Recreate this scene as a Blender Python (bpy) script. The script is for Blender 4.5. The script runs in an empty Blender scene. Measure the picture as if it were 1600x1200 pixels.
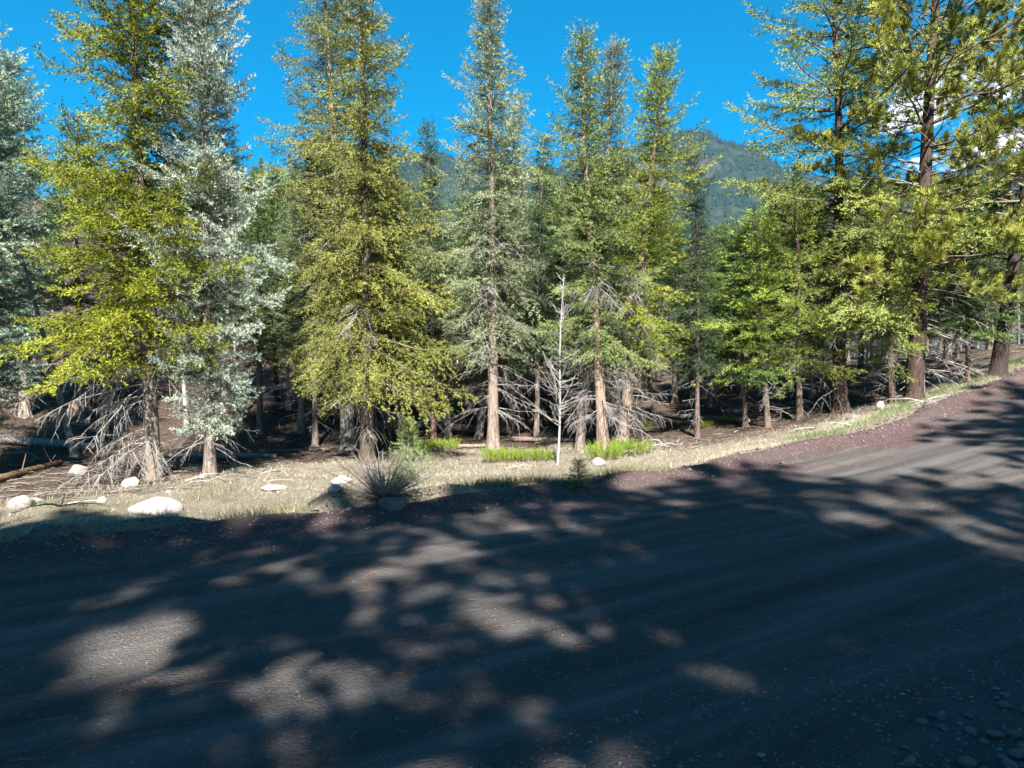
import bpy, math, random
import numpy as np
from mathutils import Vector, Matrix, Euler

R = math.radians
scene = bpy.context.scene
COL = scene.collection

# ------------------------------------------------------------------ camera
CAM_Z = 1.6
F_PX, HOR = 1150.0, 560.0            # focal length and eye-level row, on a 1600 px wide picture
PITCH = math.atan((600 - HOR) / F_PX)
cam_d = bpy.data.cameras.new('camera')
cam_d.sensor_width = 36.0
cam_d.lens = 36.0 * F_PX / 1600.0
cam_d.clip_start = 0.05
cam_d.clip_end = 30000
cam = bpy.data.objects.new('camera', cam_d)
COL.objects.link(cam)
cam.location = (0, 0, CAM_Z)
cam.rotation_euler = (R(90) - PITCH, 0, 0)
scene.camera = cam

# ------------------------------------------------------------------ sky, sun, exposure
SUN_EL, SUN_AZ = R(47), R(176)       # azimuth from +Y, clockwise: the sun stands behind the camera
to_sun = Vector((math.sin(SUN_AZ) * math.cos(SUN_EL), math.cos(SUN_AZ) * math.cos(SUN_EL), math.sin(SUN_EL)))
world = bpy.data.worlds.new('World')
scene.world = world
world.use_nodes = True
wn, wl = world.node_tree.nodes, world.node_tree.links
wn.clear()
sky = wn.new('ShaderNodeTexSky')
sky.sky_type = 'NISHITA'
sky.sun_disc = False
sky.sun_elevation = SUN_EL
sky.sun_rotation = SUN_AZ
sky.altitude = 2400
sky.air_density = 1.0
sky.dust_density = 0.3
sky.ozone_density = 2.0
hs = wn.new('ShaderNodeHueSaturation')
hs.inputs['Saturation'].default_value = 2.1
hs.inputs['Hue'].default_value = 0.478
wl.new(sky.outputs[0], hs.inputs['Color'])
# low fair-weather clouds along the horizon
tc = wn.new('ShaderNodeTexCoord')
sep = wn.new('ShaderNodeSeparateXYZ'); wl.new(tc.outputs['Generated'], sep.inputs[0])
cmap = wn.new('ShaderNodeMapping'); cmap.inputs['Scale'].default_value = (5.0, 5.0, 13.0); cmap.inputs['Location'].default_value = (0.35, 2.1, 0.3)
wl.new(tc.outputs['Generated'], cmap.inputs['Vector'])
cn = wn.new('ShaderNodeTexNoise'); cn.inputs['Scale'].default_value = 1.0; cn.inputs['Detail'].default_value = 8; cn.inputs['Roughness'].default_value = 0.55
wl.new(cmap.outputs[0], cn.inputs['Vector'])
cr = wn.new('ShaderNodeMapRange'); cr.inputs['From Min'].default_value = 0.50; cr.inputs['From Max'].default_value = 0.54
cadd = wn.new('ShaderNodeMath'); cadd.operation = 'MULTIPLY_ADD'; cadd.inputs[1].default_value = 0.3
wl.new(cn.outputs[0], cadd.inputs[2]); wl.new(cadd.outputs[0], cr.inputs['Value'])
ce = wn.new('ShaderNodeMapRange'); ce.inputs['From Min'].default_value = 0.33; ce.inputs['From Max'].default_value = 0.30
wl.new(sep.outputs['Z'], ce.inputs['Value'])
cx_ = wn.new('ShaderNodeMapRange'); cx_.inputs['From Min'].default_value = 0.15; cx_.inputs['From Max'].default_value = 0.50
wl.new(sep.outputs['X'], cx_.inputs['Value'])
cm2 = wn.new('ShaderNodeMath'); cm2.operation = 'MULTIPLY'
cx_.inputs['To Min'].default_value = -1.0; cx_.inputs['To Max'].default_value = 0.0
wl.new(cx_.outputs[0], cadd.inputs[0]); cm2.inputs[0].default_value = 1.0; wl.new(ce.outputs[0], cm2.inputs[1])
cmul = wn.new('ShaderNodeMath'); cmul.operation = 'MULTIPLY'
wl.new(cr.outputs[0], cmul.inputs[0]); wl.new(cm2.outputs[0], cmul.inputs[1])
cmix = wn.new('ShaderNodeMixRGB'); cmix.inputs['Color2'].default_value = (9.0, 9.3, 10.0, 1)
wl.new(cmul.outputs[0], cmix.inputs['Fac']); wl.new(hs.outputs[0], cmix.inputs['Color1'])
bg = wn.new('ShaderNodeBackground'); bg.inputs['Strength'].default_value = 0.051
wl.new(cmix.outputs[0], bg.inputs['Color'])
wo = wn.new('ShaderNodeOutputWorld'); wl.new(bg.outputs[0], wo.inputs['Surface'])

sun_d = bpy.data.lights.new('sun', 'SUN')
sun_d.energy = 5.0
sun_d.angle = R(0.53)
sun_d.color = (1.0, 0.95, 0.87)
sun = bpy.data.objects.new('sun', sun_d); COL.objects.link(sun)
sun.rotation_euler = to_sun.to_track_quat('Z', 'Y').to_euler()
sun.location = (0, -20, 40)

scene.view_settings.view_transform = 'Standard'
scene.view_settings.look = 'None'
scene.view_settings.gamma = 1.0
scene.view_settings.use_curve_mapping = False
scene.view_settings.exposure = 2.25
scene.cycles.max_bounces = 4
scene.cycles.diffuse_bounces = 2
scene.cycles.volume_bounces = 0
scene.cycles.glossy_bounces = 2
scene.cycles.transmission_bounces = 4
scene.cycles.sample_clamp_indirect = 6.0

# ------------------------------------------------------------------ numeric helpers
def sstep(a, b, x):
    t = np.clip((np.asarray(x, float) - a) / (b - a), 0, 1)
    return t * t * (3 - 2 * t)

def _hash(i, j, seed):
    n = (i.astype(np.int64) * 374761393 + j.astype(np.int64) * 668265263 + seed * 1274126177) & 0xffffffff
    n = ((n ^ (n >> 13)) * 1103515245) & 0xffffffff
    n = ((n ^ (n >> 16)) * 2246822519) & 0xffffffff
    n = n ^ (n >> 15)
    return (n & 0xffffff) / float(0xffffff)

def vnoise(x, y, seed=0):
    x = np.asarray(x, float); y = np.asarray(y, float)
    i, j = np.floor(x), np.floor(y)
    fx, fy = x - i, y - j
    fx = fx * fx * (3 - 2 * fx); fy = fy * fy * (3 - 2 * fy)
    a = _hash(i, j, seed); b = _hash(i + 1, j, seed); c = _hash(i, j + 1, seed); d = _hash(i + 1, j + 1, seed)
    return (a + (b - a) * fx) * (1 - fy) + (c + (d - c) * fx) * fy - 0.5

def fbm(x, y, seed=0, octs=4):
    s, a = 0, 1.0
    for k in range(octs):
        s = s + a * vnoise(np.asarray(x) * 2 ** k, np.asarray(y) * 2 ** k, seed + 17 * k); a *= 0.5
    return s

# ------------------------------------------------------------------ the lie of the land
E0 = np.array((0.64, 9.2)); RU = np.array((0.848, 0.530)); RN = np.array((-0.530, 0.848))

def st(x, y):
    dx, dy = x - E0[0], y - E0[1]
    return dx * RU[0] + dy * RU[1], dx * RN[0] + dy * RN[1]

def road_rise(s):
    s = np.maximum(s, 0)
    q = np.minimum(s, 11)
    z = 0.0094 * q * q
    return z + 0.207 * 16 * (1 - np.exp(-np.maximum(s - 11, 0) / 16))

def edge_wave(s):
    return 0.30 * vnoise(s * 0.45, 0 * s, 3) + 0.16 * vnoise(s * 1.7, 0 * s, 5) + 0.05 * vnoise(s * 6, 0 * s, 7)

def road_z(x, y):
    s, t = st(x, y)
    te = t - edge_wave(s)
    z = road_rise(s)
    z = z + 0.05 * np.exp(-((te + 3.1) / 1.8) ** 2)                       # slight crown
    for c, w, d in ((-1.55, .28, .016), (-3.2, .30, .022), (-4.5, .26, .018), (-2.3, .3, -.012), (-5.3, .3, -.02)):
        z = z - d * np.exp(-((te - c - 0.12 * vnoise(s * .3, 0 * s, 11)) / w) ** 2)
    z = z + 0.012 * vnoise(s * 1.3, te * 3.0, 23) + 0.006 * vnoise(x * 9, y * 9, 24)
    z = z + (0.075 + 0.05 * vnoise(s * 1.9, 0 * s, 29)) * np.exp(-((te + 0.22) / 0.22) ** 2)   # graded windrow at the lip
    return z

def ground_z(x, y):
    x = np.asarray(x, float); y = np.asarray(y, float)
    s, t = st(x, y)
    te = t - edge_wave(s)
    rr = road_rise(s)
    keep = 0.45 + 0.55 * np.exp(-np.maximum(te, 0) / 9.0)
    far = rr * keep
    drop = 0.42 - 0.26 * sstep(3, 9, s)
    z = far - drop * sstep(-0.1, 1.9, te) - 0.16 * sstep(3, 12, te)
    z = z + 0.05 * np.exp(-((te - 0.05) / 0.3) ** 2) * (1 + 1.6 * vnoise(s * 1.4, te, 31))
    left = 0.42 * np.exp(-(((te - 0.35) / 0.42) ** 2)) * np.clip(0.12 + 1.25 * vnoise(s * 1.1, 0 * s, 33) + 0.5 * vnoise(s * 3.1, te * 2, 35), 0, 1) * sstep(0.5, -1.5, s)
    z = z + left                                                          # grassy hummocks along the verge
    z = z + sstep(0.2, 2, te) * (0.14 * fbm(x * 0.6, y * 0.6, 41, 4) + 0.05 * fbm(x * 3.1, y * 3.1, 42, 3)) + 0.5 * sstep(6, 30, te) * fbm(x * 0.12, y * 0.12, 43, 3)
    # the needle-covered slope behind, on the left
    q = 0.80 * y - 0.55 * x
    v = (x - 0.03 * y) / (4 + 0.22 * y)
    F = 1 - sstep(-0.9, 1.0, v)
    hill = np.where(q > 17, 0.36 * (q - 17 - 3 * (1 - np.exp(-(q - 17) / 3))), 0)
    hill = 40 * (1 - np.exp(-hill / 40))
    z = z + F * hill * sstep(1, 8, te)
    z = np.where(te < 0, rr - 0.07 * sstep(0.0, -0.25, te) + 0 * z, z)
    near = sstep(-6.6, -7.6, te)
    z = z + near * (0.10 + 0.05 * fbm(x, y, 47, 3)) - 0.0
    return z

def surf_z(x, y):
    s, t = st(x, y)
    te = t - edge_wave(s)
    g = ground_z(x, y)
    return np.where(te < 0.35, np.maximum(g, np.where(te > -7.4, road_z(x, y), -99)), g)

def ray(px, py):
    d = Vector(((px - 800) / F_PX, 1.0, -(py - 600) / F_PX))
    d.rotate(Euler((-PITCH, 0, 0)))
    return d / d.y

def ground_at(px, py, far=160):
    d = ray(px, py)
    Y = np.linspace(2, far, 6000)
    g = surf_z(d.x * Y, Y)
    below = np.nonzero(CAM_Z + d.z * Y < g)[0]
    y = Y[below[0]] if len(below) else far
    return Vector((d.x * y, y, float(surf_z(np.array([d.x * y]), np.array([y]))[0])))

def on_ground(px, Y):
    x = ray(px, HOR).x * Y
    return Vector((x, Y, float(surf_z(np.array([x]), np.array([Y]))[0])))

def z_at(py, Y):
    return CAM_Z + ray(800, py).z * Y

# ------------------------------------------------------------------ mesh helpers
def mesh_from(name, verts, faces, mat=None, smooth=False, tint=None):
    """faces: list of int arrays, each (n,3) or (n,4)."""
    me = bpy.data.meshes.new(name)
    verts = np.ascontiguousarray(verts, np.float32)
    faces = [np.asarray(f, np.int32) for f in faces if len(f)]
    loops = np.concatenate([f.ravel() for f in faces])
    tot = np.concatenate([np.full(len(f), f.shape[1], np.int32) for f in faces])
    start = np.concatenate([[0], np.cumsum(tot)[:-1]]).astype(np.int32)
    me.vertices.add(len(verts)); me.vertices.foreach_set('co', verts.ravel())
    me.loops.add(len(loops)); me.loops.foreach_set('vertex_index', loops)
    me.polygons.add(len(tot)); me.polygons.foreach_set('loop_start', start)
    try: me.polygons.foreach_set('loop_total', tot)
    except Exception: pass
    if smooth: me.polygons.foreach_set('use_smooth', np.ones(len(tot), bool))
    if tint is not None:
        at = me.attributes.new('tint', 'FLOAT', 'POINT'); at.data.foreach_set('value', np.ascontiguousarray(tint, np.float32))
    me.update(calc_edges=True)
    if mat: me.materials.append(mat)
    return me

def norm(v):
    return v / np.maximum(np.linalg.norm(v, axis=-1, keepdims=True), 1e-9)

def tubes(P, Rr, sides=3, cap=False):
    """P (M,n,3) polylines, Rr (M,n) radii -> verts, quads."""
    P = np.asarray(P, float); Rr = np.asarray(Rr, float)
    M, n, _ = P.shape
    T = np.empty_like(P)
    T[:, 1:-1] = P[:, 2:] - P[:, :-2]; T[:, 0] = P[:, 1] - P[:, 0]; T[:, -1] = P[:, -1] - P[:, -2]
    T = norm(T)
    ax = norm(P[:, -1] - P[:, 0])
    ref = np.where(np.abs(ax[:, 2:3]) > 0.8, np.array((1.0, 0.02, 0)), np.array((0.01, 0.02, 1.0)))[:, None, :]
    A = norm(np.cross(T, np.broadcast_to(ref, T.shape))); B = np.cross(T, A)
    th = np.arange(sides) * 2 * np.pi / sides
    V = P[:, :, None, :] + Rr[:, :, None, None] * (A[:, :, None, :] * np.cos(th)[None, None, :, None] + B[:, :, None, :] * np.sin(th)[None, None, :, None])
    idx = np.arange(M * n * sides).reshape(M, n, sides)
    a = idx[:, :-1, :]; b = np.roll(a, -1, axis=2); d = idx[:, 1:, :]; c = np.roll(d, -1, axis=2)
    Q = np.stack([a, b, c, d], -1).reshape(-1, 4)
    return V.reshape(-1, 3), Q

class Bag:
    def __init__(self): self.v, self.q, self.t, self.tint, self.n = [], [], [], [], 0
    def add(self, v, q=None, t=None, tint=None):
        if q is not None and len(q): self.q.append(np.asarray(q) + self.n)
        if t is not None and len(t): self.t.append(np.asarray(t) + self.n)
        self.v.append(v); self.n += len(v)
        self.tint.append(np.full(len(v), 0.5) if tint is None else tint)
    def mesh(self, name, mat, smooth=False):
        fs = []
        if self.q: fs.append(np.concatenate(self.q))
        if self.t: fs.append(np.concatenate(self.t))
        return mesh_from(name, np.concatenate(self.v), fs, mat, smooth, np.concatenate(self.tint))

def tag(o, label=None, cat=None, group=None, kind=None):
    if label: o['label'] = label
    if cat: o['category'] = cat
    if group: o['group'] = group
    if kind: o['kind'] = kind
    return o

def link(name, me, parent=None, color=None, loc=None):
    o = bpy.data.objects.new(name, me); COL.objects.link(o)
    if parent: o.parent = parent
    if color: o.color = (*color, 1)
    if loc is not None: o.location = loc
    return o

# ------------------------------------------------------------------ materials
def new_mat(name):
    m = bpy.data.materials.new(name); m.use_nodes = True
    nt = m.node_tree; nt.nodes.clear()
    out = nt.nodes.new('ShaderNodeOutputMaterial')
    b = nt.nodes.new('ShaderNodeBsdfPrincipled')
    nt.links.new(b.outputs[0], out.inputs['Surface'])
    return m, nt, b, out

def N(nt, typ, ins=None, **kw):
    n = nt.nodes.new(typ)
    for k, v in kw.items(): setattr(n, k, v)
    for k, v in (ins or {}).items():
        if isinstance(v, bpy.types.NodeSocket): nt.links.new(v, n.inputs[k])
        else: n.inputs[k].default_value = v
    return n

def ramp(nt, fac, stops):
    r = nt.nodes.new('ShaderNodeValToRGB')
    e = r.color_ramp.elements
    while len(e) < len(stops): e.new(0.5)
    for el, (p, c) in zip(e, stops): el.position = p; el.color = (*c, 1)
    nt.links.new(fac, r.inputs[0]); return r.outputs[0]

def mixc(nt, fac, a, b, mode='MIX'):
    n = N(nt, 'ShaderNodeMixRGB', blend_type=mode)
    for k, v in (('Fac', fac), ('Color1', a), ('Color2', b)):
        if isinstance(v, bpy.types.NodeSocket): nt.links.new(v, n.inputs[k])
        else: n.inputs[k].default_value = v if not isinstance(v, tuple) else (*v, 1)
    return n.outputs[0]

def noise(nt, scale, detail=4, rough=0.55, vec=None):
    n = N(nt, 'ShaderNodeTexNoise', {'Scale': scale, 'Detail': detail, 'Roughness': rough})
    if vec: nt.links.new(vec, n.inputs['Vector'])
    return n.outputs[0]

def mrange(nt, v, a, b, c=0.0, d=1.0):
    return N(nt, 'ShaderNodeMapRange', {'Value': v, 'From Min': a, 'From Max': b, 'To Min': c, 'To Max': d}).outputs[0]

def mat_foliage():
    m, nt, b, out = new_mat('needle_foliage')
    oi = N(nt, 'ShaderNodeObjectInfo')
    at = N(nt, 'ShaderNodeAttribute', attribute_name='tint')
    val = mrange(nt, at.outputs['Fac'], 0, 1, 0.55, 1.45)
    hue = mrange(nt, at.outputs['Fac'], 0, 1, 0.512, 0.488)
    h = N(nt, 'ShaderNodeHueSaturation', {'Color': oi.outputs['Color'], 'Value': val, 'Hue': hue})
    nt.links.new(h.outputs[0], b.inputs['Base Color'])
    b.inputs['Roughness'].default_value = 0.6
    b.inputs['Specular IOR Level'].default_value = 0.22
    tr = N(nt, 'ShaderNodeBsdfTranslucent', {'Color': h.outputs[0]})
    mx = N(nt, 'ShaderNodeMixShader', {'Fac': 0.10})
    nt.links.new(b.outputs[0], mx.inputs[1]); nt.links.new(tr.outputs[0], mx.inputs[2])
    nt.links.new(mx.outputs[0], out.inputs['Surface'])
    return m

def mat_bark():
    m, nt, b, out = new_mat('bark')
    oi = N(nt, 'ShaderNodeObjectInfo')
    tc = N(nt, 'ShaderNodeTexCoord')
    mp = N(nt, 'ShaderNodeMapping', {'Vector': tc.outputs['Object'], 'Scale': (14, 14, 3.2)})
    n1 = noise(nt, 1.6, 6, 0.65, mp.outputs[0])
    mp2 = N(nt, 'ShaderNodeMapping', {'Vector': tc.outputs['Object'], 'Scale': (2.2, 2.2, 0.9)})
    n2 = noise(nt, 1.7, 3, 0.5, mp2.outputs[0])
    fac = mrange(nt, n1, 0.34, 0.66)
    dark = mixc(nt, 1.0, oi.outputs['Color'], (0.34, 0.27, 0.22), 'MULTIPLY')
    red = mixc(nt, 1.0, oi.outputs['Color'], (0.80, 0.70, 0.62), 'MULTIPLY')
    c = mixc(nt, fac, dark, oi.outputs['Color'])
    c = mixc(nt, mrange(nt, n2, 0.46, 0.62, 0, 0.75), c, red)
    nt.links.new(c, b.inputs['Base Color'])
    b.inputs['Roughness'].default_value = 0.9; b.inputs['Specular IOR Level'].default_value = 0.1
    bp = N(nt, 'ShaderNodeBump', {'Height': n1, 'Strength': 0.8, 'Distance': 0.03})
    nt.links.new(bp.outputs[0], b.inputs['Normal'])
    return m

def mat_twig():
    m, nt, b, out = new_mat('weathered_twig')
    oi = N(nt, 'ShaderNodeObjectInfo')
    at = N(nt, 'ShaderNodeAttribute', attribute_name='tint')
    h = N(nt, 'ShaderNodeHueSaturation', {'Color': oi.outputs['Color'], 'Value': mrange(nt, at.outputs['Fac'], 0, 1, 0.5, 1.5)})
    nt.links.new(h.outputs[0], b.inputs['Base Color'])
    b.inputs['Roughness'].default_value = 0.85; b.inputs['Specular IOR Level'].default_value = 0.15
    return m

def mat_ground():
    m, nt, b, out = new_mat('forest_floor')
    geo = N(nt, 'ShaderNodeNewGeometry')
    pos = geo.outputs['Position']
    at = N(nt, 'ShaderNodeAttribute', attribute_name='tint')      # 0 forest litter .. 1 grassy verge
    n_big = noise(nt, 0.35, 4, 0.6, pos); n_mid = noise(nt, 2.3, 5, 0.65, pos); n_fine = noise(nt, 38, 5, 0.7, pos)
    mp = N(nt, 'ShaderNodeMapping', {'Vector': pos, 'Scale': (9, 26, 9), 'Rotation': (0, 0, 0.5)})
    n_lit = noise(nt, 2.0, 4, 0.7, mp.outputs[0])
    litter = ramp(nt, n_lit, [(0.32, (0.022, 0.016, 0.013)), (0.5, (0.085, 0.061, 0.046)), (0.64, (0.21, 0.16, 0.125))])
    litter = mixc(nt, mrange(nt, n_mid, 0.52, 0.68, 0, 0.6), litter, (0.075, 0.048, 0.034))
    straw = ramp(nt, n_fine, [(0.32, (0.13, 0.107, 0.076)), (0.5, (0.26, 0.228, 0.17)), (0.66, (0.38, 0.34, 0.27))])
    straw = mixc(nt, mrange(nt, n_mid, 0.5, 0.7, 0, 0.55), straw, (0.14, 0.105, 0.078))
    straw = mixc(nt, mrange(nt, n_big, 0.55, 0.7, 0, 0.5), straw, (0.085, 0.10, 0.04))
    c = mixc(nt, at.outputs['Fac'], litter, straw)
    nt.links.new(c, b.inputs['Base Color'])
    b.inputs['Roughness'].default_value = 0.95; b.inputs['Specular IOR Level'].default_value = 0.1
    hgt = N(nt, 'ShaderNodeMath', {0: n_fine, 1: n_lit}, operation='ADD')
    bp = N(nt, 'ShaderNodeBump', {'Height': hgt.outputs[0], 'Strength': 1.0, 'Distance': 0.07})
    nt.links.new(bp.outputs[0], b.inputs['Normal'])
    return m

def mat_road():
    m, nt, b, out = new_mat('gravel_road')
    geo = N(nt, 'ShaderNodeNewGeometry'); pos = geo.outputs['Position']
    off = N(nt, 'ShaderNodeVectorMath', {0: pos, 1: (E0[0], E0[1], 0)}, operation='SUBTRACT').outputs[0]
    t = N(nt, 'ShaderNodeVectorMath', {0: off, 1: (RN[0], RN[1], 0)}, operation='DOT_PRODUCT').outputs['Value']
    s = N(nt, 'ShaderNodeVectorMath', {0: off, 1: (RU[0], RU[1], 0)}, operation='DOT_PRODUCT').outputs['Value']
    comb = N(nt, 'ShaderNodeCombineXYZ', {'X': s, 'Y': t})
    mp = N(nt, 'ShaderNodeMapping', {'Vector': comb.outputs[0], 'Scale': (0.22, 3.4, 1)})
    streak = noise(nt, 1.0, 5, 0.6, mp.outputs[0])
    blot = noise(nt, 1.1, 4, 0.6, pos)
    grit = noise(nt, 75, 4, 0.75, pos)
    vor = N(nt, 'ShaderNodeTexVoronoi', {'Vector': pos, 'Scale': 55.0})
    vr = N(nt, 'ShaderNodeTexVoronoi', {'Vector': pos, 'Scale': 24.0})
    c = ramp(nt, streak, [(0.33, (0.062, 0.056, 0.053)), (0.5, (0.095, 0.087, 0.082)), (0.68, (0.145, 0.134, 0.126))])
    # looser reddish cinder gravel towards the edge
    tw = N(nt, 'ShaderNodeMath', {0: t, 1: mrange(nt, blot, 0.3, 0.7, -0.9, 0.9)}, operation='ADD').outputs[0]
    edge = mrange(nt, tw, -1.6, -0.4, 0, 1)
    c = mixc(nt, edge, c, mixc(nt, grit, (0.05, 0.034, 0.033), (0.14, 0.092, 0.088)))
    near = mrange(nt, tw, -5.2, -6.2, 0, 0.75)
    c = mixc(nt, near, c, (0.085, 0.08, 0.08))
    c = mixc(nt, mrange(nt, grit, 0.3, 0.7, 0.0, 0.6), c, mixc(nt, 1.0, c, (0.42, 0.42, 0.44), 'MULTIPLY'))
    loose = N(nt, 'ShaderNodeMath', {0: edge, 1: near}, operation='MAXIMUM').outputs[0]
    spk = N(nt, 'ShaderNodeMath', {0: mrange(nt, vr.outputs['Distance'], 0.30, 0.18), 1: mrange(nt, vr.outputs['Color'], 0.62, 0.72)}, operation='MULTIPLY').outputs[0]
    spk = N(nt, 'ShaderNodeMath', {0: spk, 1: mrange(nt, loose, 0, 1, 0.25, 0.9)}, operation='MULTIPLY').outputs[0]
    c = mixc(nt, spk, c, (0.27, 0.25, 0.245))
    nt.links.new(c, b.inputs['Base Color'])
    b.inputs['Roughness'].default_value = 0.92; b.inputs['Specular IOR Level'].default_value = 0.08
    h = N(nt, 'ShaderNodeMath', {0: grit, 1: vor.outputs['Distance']}, operation='SUBTRACT').outputs[0]
    bp = N(nt, 'ShaderNodeBump', {'Height': h, 'Strength': 0.75, 'Distance': 0.02})
    nt.links.new(bp.outputs[0], b.inputs['Normal'])
    return m

def mat_rock():
    m, nt, b, out = new_mat('pale_rock')
    oi = N(nt, 'ShaderNodeObjectInfo')
    tc = N(nt, 'ShaderNodeTexCoord')
    n1 = noise(nt, 3.5, 6, 0.6, tc.outputs['Object']); n2 = noise(nt, 16, 5, 0.7, tc.outputs['Object'])
    c = mixc(nt, mrange(nt, n1, 0.35, 0.65), mixc(nt, 1.0, oi.outputs['Color'], (0.62, 0.58, 0.54), 'MULTIPLY'), oi.outputs['Color'])
    c = mixc(nt, mrange(nt, n2, 0.55, 0.75, 0, 0.45), c, (0.14, 0.125, 0.11))
    nt.links.new(c, b.inputs['Base Color'])
    b.inputs['Roughness'].default_value = 0.9
    bp = N(nt, 'ShaderNodeBump', {'Height': n2, 'Strength': 0.5, 'Distance': 0.02})
    nt.links.new(bp.outputs[0], b.inputs['Normal'])
    return m

def mat_grass():
    m, nt, b, out = new_mat('grass_blade')
    oi = N(nt, 'ShaderNodeObjectInfo')
    at = N(nt, 'ShaderNodeAttribute', attribute_name='tint')
    h = N(nt, 'ShaderNodeHueSaturation', {'Color': oi.outputs['Color'], 'Value': mrange(nt, at.outputs['Fac'], 0, 1, 0.5, 1.5), 'Hue': mrange(nt, at.outputs['Fac'], 0, 1, 0.48, 0.515)})
    nt.links.new(h.outputs[0], b.inputs['Base Color'])
    b.inputs['Roughness'].default_value = 0.7
    tr = N(nt, 'ShaderNodeBsdfTranslucent', {'Color': h.outputs[0]})
    mx = N(nt, 'ShaderNodeMixShader', {'Fac': 0.25})
    nt.links.new(b.outputs[0], mx.inputs[1]); nt.links.new(tr.outputs[0], mx.inputs[2])
    nt.links.new(mx.outputs[0], out.inputs['Surface'])
    return m

def mat_mountain():
    m, nt, b, out = new_mat('mountain_slope')
    geo = N(nt, 'ShaderNodeNewGeometry'); pos = geo.outputs['Position']
    sp = N(nt, 'ShaderNodeSeparateXYZ', {0: geo.outputs['Normal']})
    n1 = noise(nt, 0.006, 6, 0.65, pos); n2 = noise(nt, 0.04, 5, 0.65, pos)
    rock = ramp(nt, n2, [(0.35, (0.05, 0.047, 0.048)), (0.65, (0.13, 0.12, 0.12))])
    brush = ramp(nt, n2, [(0.35, (0.012, 0.022, 0.016)), (0.65, (0.032, 0.045, 0.03))])
    steep = mrange(nt, sp.outputs['Z'], 0.62, 0.48)
    f = N(nt, 'ShaderNodeMath', {0: steep, 1: mrange(nt, n1, 0.62, 0.70, 0, 0.5)}, operation='MAXIMUM').outputs[0]
    c = mixc(nt, f, brush, rock)
    nt.links.new(c, b.inputs['Base Color'])
    b.inputs['Roughness'].default_value = 1.0; b.inputs['Specular IOR Level'].default_value = 0.0
    return m

M_FOL, M_BARK, M_TWIG, M_GROUND, M_ROAD, M_ROCK, M_GRASS, M_MTN = mat_foliage(), mat_bark(), mat_twig(), mat_ground(), mat_road(), mat_rock(), mat_grass(), mat_mountain()

# ------------------------------------------------------------------ ground, road, mountain
def spread(lo, hi, step, far_lo, far_hi, g=1.22):
    a = [lo]; d = step
    mid = list(np.arange(lo, hi + step / 2, step))
    left, p = [], lo
    while p > far_lo: d *= g; p -= d; left.append(p)
    right, p, d = [], mid[-1], step
    while p < far_hi: d *= g; p += d; right.append(p)
    return np.array(left[::-1] + mid + right)

def sheet(xs, ys, zf):
    X, Y = np.meshgrid(xs, ys)
    Z = zf(X, Y)
    nx, ny = len(xs), len(ys)
    i = np.arange(nx * ny).reshape(ny, nx)
    Q = np.stack([i[:-1, :-1], i[:-1, 1:], i[1:, 1:], i[1:, :-1]], -1).reshape(-1, 4)
    return np.stack([X.ravel(), Y.ravel(), Z.ravel()], 1), Q

xs = spread(-11, 13, 0.13, -2500, 3500, 1.11); ys = spread(4, 19, 0.13, -600, 4000, 1.11)
gv, gq = sheet(xs, ys, ground_z)
s_, t_ = st(gv[:, 0], gv[:, 1]); te_ = t_ - edge_wave(s_)
wedge = 6.9 - 5.6 * sstep(0.5, 9.0, s_) - 1.6 * sstep(-1, -6, s_)
wedge = wedge + 1.3 * fbm(gv[:, 0] * .8, gv[:, 1] * .8, 61, 3)
verge_amt = 1 - sstep(wedge - 0.5, wedge + 0.5, te_)
verge_amt = np.where(te_ < -6, 0.6, verge_amt)
g_me = mesh_from('ground', gv, [gq], M_GROUND, True, verge_amt)
tag(link('ground', g_me), kind='structure')

ss = spread(-9, 14, 0.09, -120, 120, 1.15); tt = np.arange(-7.5, 0.56, 0.06)
S, T = np.meshgrid(ss, tt)
X = E0[0] + S * RU[0] + T * RN[0]; Y = E0[1] + S * RU[1] + T * RN[1]
rz = road_z(X, Y)
te = T - edge_wave(S)
rz = rz - 0.55 * sstep(0.0, 0.55, te) - 0.12 * sstep(-7.0, -7.5, T)
i = np.arange(S.size).reshape(S.shape)
rq = np.stack([i[:-1, :-1], i[:-1, 1:], i[1:, 1:], i[1:, :-1]], -1).reshape(-1, 4)
road = link('road', mesh_from('road', np.stack([X.ravel(), Y.ravel(), rz.ravel()], 1), [rq], M_ROAD, True))
tag(road, 'dark gravel road with reddish loose edges, climbing past the wood', kind='structure')

def mtn_z(x, y):
    ridge_y = 2350 + 220 * fbm(x * 0.0012, 0 * x, 71, 3)
    top = 640 + 120 * fbm(x * 0.0016 + 3.1, 0 * x, 73, 3) + 75 * np.exp(-((x - 620) / 260) ** 2) - 60 * np.exp(-((x - 60) / 300) ** 2) - 160 * sstep(-200, -900, x)
    d = (y - ridge_y)
    prof = np.where(d < 0, np.clip(1 + d / 1500, 0, 1) ** 1.25, np.clip(1 - d / 1900, 0, 1))
    r = 1 - 2 * np.abs(fbm(x * 0.0032, y * 0.0022, 75, 4))
    z = top * prof + 120 * (r - 0.6) * np.clip(prof * (1.15 - prof) * 3.2, 0, 1)
    cl = fbm(x * 0.006, y * 0.003, 79, 3)
    z = z + 45 * sstep(0.08, 0.20, cl) * np.clip(prof * 2, 0, 1) * sstep(1.0, .8, prof)
    z = z + 16 * fbm(x * 0.02, y * 0.02, 77, 3) * prof
    return z - 8

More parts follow.
